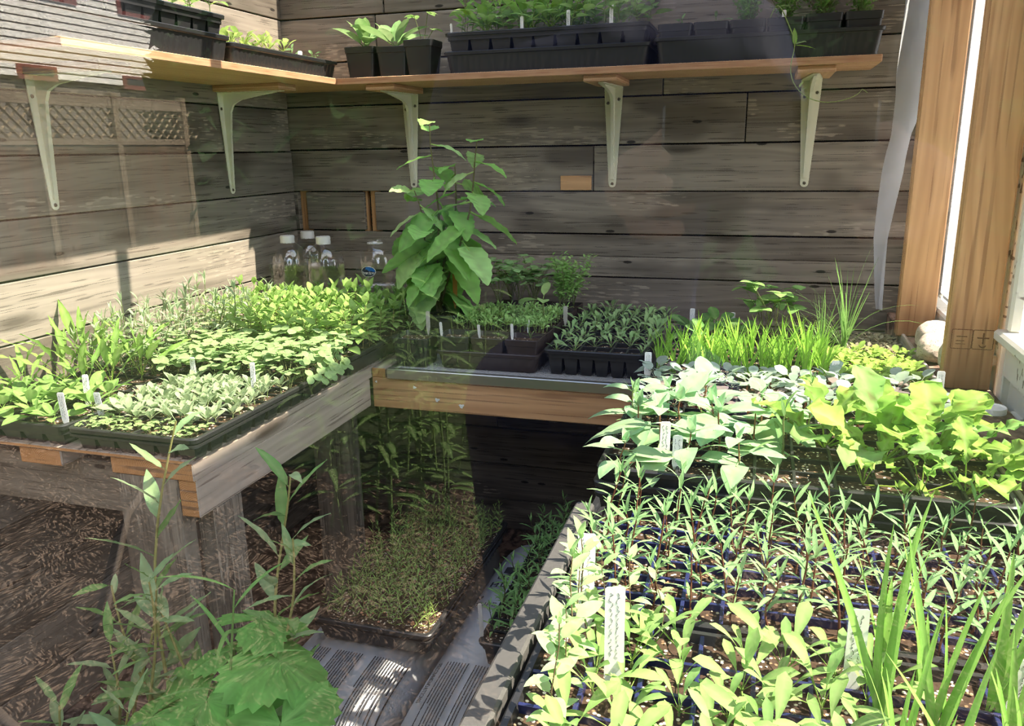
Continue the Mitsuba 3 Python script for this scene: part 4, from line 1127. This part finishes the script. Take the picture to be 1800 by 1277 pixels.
def bottle(x, y, label, lvl, cap=True, oval=False):
    k = thing('juice_bottle', label, 'bottle')
    M = T().translate([x, y, ZL])
    zz = np.array([p[1] for p in BP]); rr = np.array([p[0] for p in BP])
    z2 = np.r_[zz[:4], np.linspace(.03, .243, 34)]
    r2 = np.r_[rr[:4], np.interp(np.linspace(.03, .243, 34), zz[2:], rr[2:])]
    put('shell', lathe(np.column_stack([r2, z2]), 72, fl), 'bottle_plastic', k, smooth=True, to=M)
    zw = np.linspace(.004, lvl, 16)
    rw = np.interp(zw, zz[1:], rr[1:]) * .955
    wv, wfc = lathe(np.vstack([[(.0001, .004)], np.column_stack([rw, zw]), [(.0001, lvl)]]), 48)
    put('water', (wv, wfc), 'water', k, smooth=40, to=M)
    if cap:
        put('cap', lathe([(.0225, .232), (.0225, .253), (.021, .2555), (.0001, .2555)], 40, lambda z, an: .02 * np.sin(an * 20) * (z < .253)), 'white_plastic', k, smooth=40, to=M, label='white screw cap')
    else:
        put('neck_ring', lathe([(.0205, .228), (.0245, .229), (.0245, .232), (.0205, .233)], 40), 'white_plastic', k, smooth=40, to=M, label='white neck ring without a cap')
    if oval:
        def wrap(poly, off, a0=.05, z0=.150, R=.0622, scl=1):
            v, f = extrude(poly, .0004)
            m = trimesh.Trimesh(v, f).subdivide().subdivide()
            v = np.array(m.vertices)
            an = a0 - PI / 2 + v[:, 0] / R
            rr_ = R + off + v[:, 2]
            return np.column_stack([rr_ * np.cos(an), rr_ * np.sin(an), z0 + v[:, 1]]), np.array(m.faces)
        e = Point(0, 0).buffer(1, 24)
        from shapely.affinity import scale
        for nm, pg, off, bs in (('label_rim', scale(e, .0240, .0165), 0.0, 'white_plastic'), ('label_face', scale(e, .0222, .0149), .0005, 'navy_print'),
                                ('label_wave', scale(e, .0218, .0145).intersection(Polygon([(-.009, .005), (-.006, .0155), (.024, .0155), (.024, -.001), (.012, .001), (.003, .002), (-.003, .007)])), .001, 'blue_print')):
            pv = wrap(pg, off)
            put(nm, pv, bs, k, to=M)
        tm = meshkit.text_mesh('Ocean Spray', .0076, .0004, True)
        v = np.array(tm.vertices); v[:, 0] -= v[:, 0].mean(); v[:, 0] *= .70; v[:, 1] -= .0078
        an = .05 - PI / 2 + v[:, 0] / .0622
        rr_ = .0622 + .0012 + v[:, 2]
        put('label_text', (np.column_stack([rr_ * np.cos(an), rr_ * np.sin(an), .150 + v[:, 1]]), np.array(tm.faces)), 'white_plastic', k, to=M)


scene['navy_print'] = plain((.006, .014, .05), 0.4, 0.5)
scene['blue_print'] = plain((.02, .16, .50), 0.4, 0.5)
bottle(.083, -.205, 'clear plastic bottle of water with a white cap, leftmost of the bottles in the corner', .165)
bottle(.076, -.072, 'clear plastic bottle partly hidden behind the two front ones in the corner', .19)
bottle(.216, -.215, 'clear plastic bottle of water with a white cap, second from the left in the corner', .17)
bottle(.362, -.155, 'clear plastic bottle without a cap, with a dark blue oval label', .10, False, True)

# ------------------------------------------------------------------ plant tags and stakes
TAGS = 0


def plant_tag(x, y, z, h, label, w=.0155, tilt=.2, az=0.0, bsdf='white_plastic', marks=True, taz=None, name='plant_tag'):
    k = thing(name, label, 'plant tag' if name == 'plant_tag' else 'stake')
    taz = PI / 2 if taz is None else taz
    M = T().translate([x, y, z - .012]) @ T().rotate([-math.sin(taz), math.cos(taz), 0], math.degrees(tilt)) @ T().rotate([0, 0, 1], math.degrees(az))
    pg = Polygon([(-w / 2, .02), (-w / 2 * .2, 0), (w / 2 * .2, 0), (w / 2, .02), (w / 2, h - .002), (w / 2 - .002, h), (-w / 2 + .002, h), (-w / 2, h - .002)])
    v, f = extrude(pg, .0011, -.00055)
    put('blade', (np.column_stack([v[:, 0], -v[:, 2], v[:, 1]]), f), bsdf, k, to=M)
    if marks:
        r_ = np.random.default_rng(int(abs(x * 9131 + y * 777)))
        q = []
        for c in (-w * .2, w * .12):
            zz = h - .006
            while zz > h * .38:
                l = r_.uniform(.002, .005)
                q.append(tube([(c + r_.uniform(-.0015, .0015), -.0008, zz), (c + r_.uniform(-.0022, .0022), -.0008, zz - l * .5), (c + r_.uniform(-.0015, .0015), -.0008, zz - l)], .00028, 3))
                zz -= l + r_.uniform(.0005, .002)
        put('handwriting', cat_(q), 'ink', k, to=M, label='faint handwriting')


scene['wood_stake'] = plain((.55, .24, .06), 0.6, 0.3)
scene['grey_tag'] = plain((.40, .38, .33), 0.7, 0.2)
for x, y, z, h, ti, az, w, l in (
        (.330, -1.362, .812, .060, -.05, .25, .0125, 'white plant tag leaning at the front left corner of the silvery tray'), (.366, -1.315, .812, .050, -.1, .25, .012, 'white plant tag second from the left at the front of the silvery tray'),
        (.285, -1.265, .812, .062, .05, .3, .012, 'white plant tag with dark handwriting among the oval-leaved seedlings'), (.395, -1.09, .812, .060, .0, .25, .011, 'white plant tag standing behind the silvery seedlings'),
        (.558, -1.12, .812, .066, .05, .2, .010, 'white plant tag at the right edge of the silvery tray'),
        (.775, -.645, .838, .036, -.15, .1, .007, 'thin white tag in the front left pot of the brown tray'), (.872, -.640, .838, .034, -.2, .1, .007, 'thin white tag between the first two front pots of the brown tray'),
        (.955, -.640, .838, .038, -.1, .1, .007, 'thin white tag between the middle and right front pots of the brown tray'), (.970, -.555, .838, .030, .1, .1, .006, 'small white tag among the tiny seedlings'),
        (1.310, -1.385, .836, .0, 0, 0, .01, ''),
        (1.298 + .012, -.875, .832, .050, .1, .15, .014, 'white plant tag at the front corner by the round blue-green seedlings'), (1.35, -.285, .806, .055, .05, .1, .013, 'white plant tag standing at the back beside the grass'),
        (1.455, -.29, .806, .050, .05, .1, .012, 'white plant tag behind the low broad-leaved plants'), (1.335, -1.19, .830, .062, .1, .2, .015, 'pale plant tag among the broad-leaved seedlings, left'),
        (1.395, -1.325, .830, .062, .1, .15, .015, 'pale plant tag with handwriting at the front of the broad-leaved seedlings'), (1.415, -1.345, .830, .05, .1, .15, .014, 'pale plant tag half hidden by broad leaves'),
        (1.842, -.870, .826, .050, .05, .1, .014, 'grey-white tag with ruled marks near the rocks'), (1.665, -.835, .826, .050, .05, .1, .014, 'pale tag between the grass and the low bright seedlings'),
        (1.352, -1.685, .776, .105, .1, .25, .019, 'large white tag with handwriting at the left edge before the tall seedlings'), (1.400, -1.775, .776, .105, .0, .25, .019, 'large white blank tag among the spoon-leaved seedlings'),
        (1.620, -1.72, .776, .085, .0, .25, .019, 'white tag with handwriting left of the tall grass'), (1.755, -1.725, .776, .060, .0, .2, .017, 'white tag with handwriting low among the tall grass blades'),
        (1.815, -1.70, .776, .075, .0, .2, .017, 'white tag at the right edge of the photograph'),
        (.660, -.205, 1.588, .030, -.1, .1, .006, 'thin white tag at the left end of the long cell tray on the back shelf'), (.862, -.205, 1.588, .038, .05, .1, .009, 'white tag with a green edge in the long shelf tray'),
        (.990, -.205, 1.588, .046, .05, .1, .010, 'pale tag with marks in the middle of the long shelf tray'), (1.105, -.205, 1.588, .055, .05, .1, .010, 'tall pale tag with marks at the right part of the long shelf tray'),
        (1.535, -.205, 1.566, .035, .05, .1, .010, 'pale tag in a square pot at the right end of the back shelf'), (.235, -.300, 1.530, .028, .1, .6, .012, 'small grey tag in the shaded end of the left shelf tray'),
        (.905, -1.10, .325, .0, 0, 0, .01, ''), (1.022, -1.10, .325, .085, -.1, .5, .008, 'grey tag leaning at the front left corner of the shaded floor tray')):
    if h:
        plant_tag(x, y, z, h + .012, l, w, ti, az, marks=w > .009)
plant_tag(.737, -.640, .848, .060, 'grey weathered wooden tag in the small-sprout pot', .010, .02, .1, 'grey_tag', False)
plant_tag(.664, -.50, .885, .060, 'thin orange bamboo stake at the left edge of the sapling pot', .005, .35, .1, 'wood_stake', False, taz=0.2, name='wooden_stake')
plant_tag(.748, -.478, .885, .105, 'orange wooden stake standing in the sapling pot right of the stem', .012, .05, .2, 'wood_stake', False, name='wooden_stake')
plant_tag(1.035, -.425, .838, .055, 'pale wooden tag beside the large pair of oval leaves', .011, .03, .1, 'grey_tag', False)


# ------------------------------------------------------------------ rocks, lids, plastic sheet
def rock(x, y, z, s, az, label, seed):
    m = trimesh.creation.icosphere(4)
    v = np.array(m.vertices)
    v = v * (1 + .22 * (meshkit.fbm(v * 1.5 + seed * 7, 3, seed) - .5)[:, None] + .02 * (meshkit.fbm(v * 9, 2, seed) - .5)[:, None])
    v = np.sign(v) * np.abs(v) ** .88
    tag(put('rock', (v * s @ Rz(az).T + [x, y, z], np.array(m.faces)), 'stone', smooth=True), label, 'rock')


rock(1.905, -.455, .853, (.040, .070, .033), -.25, 'rounded brown rock against the post, farthest of the three', 1)
rock(1.885, -.565, .850, (.032, .058, .031), -.35, 'pale rounded rock in front of the farthest one', 2)
rock(1.912, -.680, .856, (.038, .052, .038), .1, 'speckled rock half hidden behind the near post', 3)
for x, y, r_, l in ((1.905, -.845, .030, 'thin white plastic lid lying flat at the foot of the near post'), (1.915, -.925, .024, 'white bottle cap lid lying on the dirt ledge')):
    h = .004 if r_ > .025 else .011
    tag(put('lid', move(lathe([(.0001, 0), (r_, 0), (r_, h - .001), (r_ - .001, h), (r_ - .003, h), (r_ - .0035, h - .002), (.0001, h - .0025)], 48), (x, y, .822)), 'white_plastic', smooth=40), l, 'lid')
n = 60
t = np.linspace(0, 1, n)
zz = 1.98 - 1.145 * t
cx_ = np.interp(zz, [.83, .86, 1.03, 1.25, 1.40, 1.62, 2.0], [1.838, 1.834, 1.825, 1.838, 1.858, 1.872, 1.885])
wd = np.interp(zz, [.83, .9, 1.03, 1.2, 1.30, 1.45, 1.6, 2.0], [.016, .024, .034, .048, .044, .085, .085, .08])
m_ = 9
S_ = np.linspace(-1, 1, m_)
V = np.stack([cx_[:, None] + S_[None] * wd[:, None] / 2 * .9 + .05 * wd[:, None] * np.sin(S_[None] * 3 + t[:, None] * 9), -.06 - .035 * S_[None] * wd[:, None] / .03 * .5 + .006 * np.sin(t[:, None] * 14 + S_[None] * 2.5), np.broadcast_to(zz[:, None], (n, m_)) + 0 * S_[None]], -1).reshape(-1, 3)
tag(put('plastic_sheet', (V, grid(n - 1, m_ - 1)), 'film_plastic', smooth=True), 'hanging strip of translucent white plastic sheet beside the corner post', 'plastic sheet')
V2 = np.stack([np.interp(zz, [.83, 1.1, 2.0], [1.885, 1.90, 1.925])[:, None] + S_[None] * .022, -.035 + .006 * np.sin(t[:, None] * 11 + S_[None] * 3) + 0 * S_[None], np.broadcast_to(zz[:, None], (n, m_)) + 0 * S_[None]], -1).reshape(-1, 3)

# ------------------------------------------------------------------ the garden behind the camera, seen mirrored in the window
hs = putv('house', vbox((-13.2, -17.6, 2.62), (-11.03, -7.0, 7.0), (.09, .085, .08)), label='neighbouring house with white lap siding mirrored at the upper left', cat='house')
z = 2.65
while z < 6.9:
    v = np.array([[-11.03, -17.6, z], [-11.0, -17.6, z], [-11.0, -7, z], [-11.03, -7, z], [-11.03, -17.6, z + .100], [-11.004, -17.6, z + .100], [-11.004, -7, z + .100], [-11.03, -7, z + .100]])
    f = np.array([[0, 1, 2], [0, 2, 3], [1, 5, 6], [1, 6, 2], [4, 6, 5], [4, 7, 6], [0, 4, 5], [0, 5, 1], [2, 6, 7], [2, 7, 3]])
    putv('siding_board', (v, f, np.tile([.86, .84, .79], (8, 1))), hs)
    z += .128
putv('foundation', vbox((-13.1, -17.5, -.07), (-11.1, -7.1, 2.62), (.20, .17, .14)), hs)
for y0, y1, z0, z1 in ((-15.05, -13.6, 4.0, 5.4), (-17.4, -16.1, 4.0, 5.4), (-14.35, -13.5, 2.60, 2.86), (-17.3, -16.0, 2.58, 2.84)):
    w = putv('window', vbox((-11.03, y0, z0), (-10.97, y1, z1), (.20, .07, .065)), hs)
    put('pane', bx((-10.985, y0 + .09, z0 + .09), (-10.962, y1 - .09, z1 - .05)), 'dark_glass', w)
putv('roof', cat_([vbox((-13.4, -17.9, 6.95), (-10.6, -6.7, 7.1), (.12, .10, .09))]), hs)
fc = putv('lattice_fence', vbox((-7.03, -12.6, 1.90), (-6.97, -5.0, 2.06), (.22, .17, .12)), label='brown garden fence with a lattice strip mirrored below the house', cat='fence')
for y in np.arange(-12.6, -5.0, .152):
    putv('board', vbox((-7.02, y, -.07), (-6.98, y + .147, 1.42), (.10 + .03 * rng.random(), .078, .05)), fc)
putv('rail', vbox((-7.04, -12.6, 1.42), (-6.96, -5.0, 1.50), (.22, .17, .12)), fc)
for y in (-12.6, -11.2, -9.9, -8.5, -7.1, -5.7):
    putv('post', vbox((-7.06, y - .05, -.07), (-6.95, y + .05, 2.1), (.20, .15, .10)), fc)
lt = []
for s in (1, -1):
    for y in np.arange(-13, -4.8, .16):
        a, b = np.array([-7.0 + .008 * s, y, 1.50]), np.array([-7.0 + .008 * s, y + s * .42, 1.90])
        v, f = tube([a, (a + b) / 2, b], .018, 4)
        lt.append((v, f, np.tile([.24, .18, .11], (len(v), 1))))
putv('lattice', cat_(lt), fc)


def leaf_cloud(n, sampler, size, col, r):
    p = sampler(n)
    az, el, ro = r.uniform(0, 6.28, n), r.uniform(-.9, .9, n), r.uniform(-1, 1, n)
    base = np.array([[0, 0, 0], [.5, .28, .06], [1, 0, 0], [.5, -.28, .06]])
    V, Cc = [], []
    for i in range(n):
        V.append((base * size * r.uniform(.6, 1.3)) @ rotm(az[i], el[i], ro[i]).T + p[i])
        Cc.append(np.tile(np.asarray(col) * r.uniform(.6, 1.3), (4, 1)))
    f = (np.arange(n) * 4)[:, None, None] + np.array([[0, 1, 2], [0, 2, 3]])[None]
    return np.vstack(V), f.reshape(-1, 3), np.vstack(Cc)


def evergreen(x, y, h, w, label, seed, col=(.035, .075, .03), group=None):
    r_ = np.random.default_rng(seed)
    k = thing('evergreen_tree', label, 'tree', group)
    v, f = tube([(x, y, -.07), (x, y, h * .5), (x, y, h)], [.12, .07, .015], 7)
    putv('trunk', (v, f, np.tile([.07, .05, .035], (len(v), 1))), k)
    def smp(n):
        zf = r_.uniform(0, 1, n) ** .9
        a = r_.uniform(0, 6.28, n); rad = w * (1 - zf) ** .7 * np.sqrt(r_.uniform(.2, 1, n))
        return np.column_stack([x + rad * np.cos(a), y + rad * np.sin(a), .2 + zf * (h - .2)])
    putv('crown', leaf_cloud(9000, smp, .46, col, r_), k, 'leaf')


evergreen(-7.2, -13.9, 6.2, 1.15, 'dark evergreen tree mirrored just right of the house', 1)
for i, (x, y, h, w) in enumerate(((-2.2, -10.0, 5.6, 1.7), (.4, -9.6, 6.0, 1.9), (3.2, -10.2, 5.5, 1.9), (6.0, -9.8, 6.0, 2.0), (9.0, -10.5, 5.6, 2.0))):
    evergreen(x, y, h, w, 'dark evergreen tree in the row mirrored behind the camera', 5 + i, group='evergreen row behind the camera')
r_ = np.random.default_rng(50)
k = thing('broadleaf_tree', 'airy broad-leaved tree mirrored against the blue sky above the left shelf', 'tree')
v, f = tube([(-9.4, -19.8, -.07), (-9.3, -19.8, 2.5), (-9.35, -19.8, 5.2)], [.16, .10, .03], 7)
putv('trunk', (v, f, np.tile([.10, .075, .05], (len(v), 1))), k)
putv('crown', leaf_cloud(1500, lambda n: np.column_stack([-9.3 + r_.normal(0, .85, n), -19.8 + r_.normal(0, .8, n), 4.4 + r_.normal(0, .9, n)]), .26, (.06, .12, .04), r_), k, 'leaf')


def garden_clump(x, y, h, w, n, L, W, col, label, seed):
    rr_ = np.random.default_rng(seed)
    kk_ = thing('garden_plant', label, 'plant')
    for q in range(n):
        a, d = rr_.uniform(0, 6.28), w * math.sqrt(rr_.uniform(0, 1))
        hh = h * rr_.uniform(.6, 1.1)
        b = np.array([x + d * math.cos(a), y + d * math.sin(a), -.07]); tp = b + [rr_.normal(0, .06), rr_.normal(0, .06), hh]
        ms = [tube([b, (b + tp) / 2 + [.01, 0, 0], tp], .004, 5, (.20, .30, .10))]
        for u in range(9):
            ff = .2 + .8 * u / 8
            ms.append(place(leaf(L * rr_.uniform(.7, 1.2), W, 'lance', 6, 2, .9, .2, col, .01, 0, 0, rr_), b + (tp - b) * ff, u * GA, .35))
        putv('stem', cat_(ms), kk_, 'leaf', True)


garden_clump(.15, -4.6, .75, .42, 26,   .17, .045, (.06, .13, .03), 'leafy garden plants mirrored in the dark gap under the centre bench', 71)
garden_clump(-1.3, -3.5, .75, .16, 5, .16, .10, (.13, .24, .07), 'broad-leaved garden plant mirrored at the far left under the bench', 72)
garden_clump(.62, -2.75, .42, .16, 7, .15, .09, (.07, .22, .04), 'broad-leaved plant mirrored over the printed soil bags', 73)
for i, (a, b, rd) in enumerate((((-1.6, -3.6, -.04), (.1, -2.9, .02), .022), ((-.9, -4.4, -.04), (-.2, -3.4, .03), .014))):
    a, b = np.array(a), np.array(b)
    v, f = tube([a, a * .6 + b * .4 + [0, .05, .03], b], [rd, rd * .85, rd * .5], 7, None, True)
    putv('fallen_branch', (v, f, np.tile([.10, .075, .055], (len(v), 1))), smooth=True, label=['thick bare branch lying on the mulch, mirrored at the lower left', 'thin bare stick lying on the mulch, mirrored at the lower left'][i], cat='branch')


# the photographer, standing outside behind the camera and mirrored as a dark figure
def figure(joints, bones, edge=.02, it=8):
    ms = []
    for a, b in bones:
        (p, r1), (q, r2) = joints[a], joints[b]
        s1 = manifold3d.Manifold.sphere(r1, 20).translate(list(map(float, p))); s2 = manifold3d.Manifold.sphere(r2, 20).translate(list(map(float, q)))
        ms.append(manifold3d.Manifold.batch_hull([s1, s2]))
    m = manifold3d.Manifold.batch_boolean(ms, manifold3d.OpType.Add).refine_to_length(edge).to_mesh()
    t_ = trimesh.Trimesh(m.vert_properties[:, :3], m.tri_verts, process=True)
    trimesh.smoothing.filter_taubin(t_, iterations=it)
    return np.array(t_.vertices), np.array(t_.faces)


px0, py0 = 1.30, -2.92
J = {'pel': ((px0, py0, .92), .145), 'peL': ((px0 - .09, py0, .90), .12), 'peR': ((px0 + .09, py0, .90), .12), 'wst': ((px0, py0, 1.08), .13), 'ch': ((px0, py0 - .01, 1.28), .15), 'shL': ((px0 - .17, py0, 1.40), .062), 'shR': ((px0 + .17, py0, 1.40), .062), 'nk': ((px0, py0 - .01, 1.46), .055),
     'hd0': ((px0 + .01, py0 + .01, 1.545), .062), 'hd': ((px0 + .012, py0 + .005, 1.63), .092), 'hdb': ((px0 + .012, py0 - .03, 1.65), .088), 'nose': ((px0 + .02, py0 + .098, 1.60), .012), 'brow': ((px0 + .015, py0 + .075, 1.645), .03),
     'elL': ((px0 - .20, py0 + .13, 1.16), .047), 'elR': ((px0 + .25, py0 + .12, 1.18), .047), 'wrL': ((px0 + .10, py0 + .36, 1.235), .030), 'wrR': ((px0 + .33, py0 + .37, 1.235), .030),
     'knL': ((px0 - .10, py0 + .02, .49), .068), 'knR': ((px0 + .11, py0 + .02, .49), .068), 'anL': ((px0 - .11, py0 - .01, .06), .045), 'anR': ((px0 + .12, py0 - .01, .06), .045), 'toL': ((px0 - .12, py0 + .16, -.02), .042), 'toR': ((px0 + .14, py0 + .16, -.02), .042)}
pk = thing('person', 'person in dark navy clothes holding a phone, mirrored as a dark figure in the window', 'person')
skin = (.42, .25, .18)
bv, bf = figure(J, [('pel', 'peL'), ('pel', 'peR'), ('pel', 'wst'), ('wst', 'ch'), ('ch', 'shL'), ('ch', 'shR'), ('shL', 'shR'), ('ch', 'nk'), ('nk', 'hd0'), ('hd0', 'hd'), ('hd', 'hdb'), ('brow', 'nose'), ('hd', 'brow'), ('shL', 'elL'), ('elL', 'wrL'), ('shR', 'elR'), ('elR', 'wrR'), ('peL', 'knL'), ('knL', 'anL'), ('peR', 'knR'), ('knR', 'anR'), ('anL', 'toL'), ('anR', 'toR')])
navy = np.array([.012, .016, .045])
bc = np.tile(navy, (len(bv), 1))
bc[bv[:, 2] > 1.475] = skin
bc[(bv[:, 2] < .90)] = (.010, .012, .022)
bc[(bv[:, 2] < .04)] = (.03, .025, .02)
putv('body', (bv, bf, bc), pk, smooth=True)
hd = trimesh.creation.icosphere(3); hv = np.array(hd.vertices)
hv = hv[:, :] * [.102, .112, .105] + [px0 + .012, py0 - .028, 1.672]
sel = (hv[hd.faces].mean(1)[:, 1] < py0 + .05) | (hv[hd.faces].mean(1)[:, 2] > 1.70)
putv('hair', (hv, np.array(hd.faces)[sel], np.tile([.025, .017, .012], (len(hv), 1))), pk, smooth=True)
for s in (-1, 1):
    e = trimesh.creation.icosphere(2, .012)
    putv('eye', (np.array(e.vertices) + [px0 + .015 + s * .032, py0 + .088, 1.632], np.array(e.faces), np.tile([.5, .47, .44], (len(e.vertices), 1))), pk, smooth=True)
for s, wr in ((-1, 'wrL'), (1, 'wrR')):
    w0 = np.array(J[wr][0])
    HJ = {'w': (w0, .026), 'p': (w0 + [-s * .005, .045, .012], .030), 'p2': (w0 + [-s * .012, .07, .02], .026)}
    bn = [('w', 'p'), ('p', 'p2')]
    for q in range(4):
        o = np.array([-s * .01, .072, .035 - q * .019]); L = (.9, 1.0, .95, .75)[q]
        HJ[f'a{q}'] = (w0 + o, .0092); HJ[f'b{q}'] = (w0 + o + [-s * .022 * L, .018, .0], .0085); HJ[f'c{q}'] = (w0 + o + [-s * .042 * L, .004, .0], .0078)
        bn += [('p2', f'a{q}'), (f'a{q}', f'b{q}'), (f'b{q}', f'c{q}')]
    HJ['t0'] = (w0 + [-s * .012, .035, .038], .011); HJ['t1'] = (w0 + [-s * .030, .052, .052], .0095); HJ['t2'] = (w0 + [-s * .048, .062, .050], .0085)
    bn += [('p', 't0'), ('t0', 't1'), ('t1', 't2')]
    hv_, hf_ = figure(HJ, bn, .006, 4)
    putv('hand', (hv_, hf_, np.tile(skin, (len(hv_), 1))), pk, smooth=True)
ph = put('smartphone', bx((1.430, -2.474, 1.235), (1.590, -2.466, 1.312), .003), 'dark_glass')
tag(ph, 'dark smartphone held up by the person, behind the camera', 'phone')
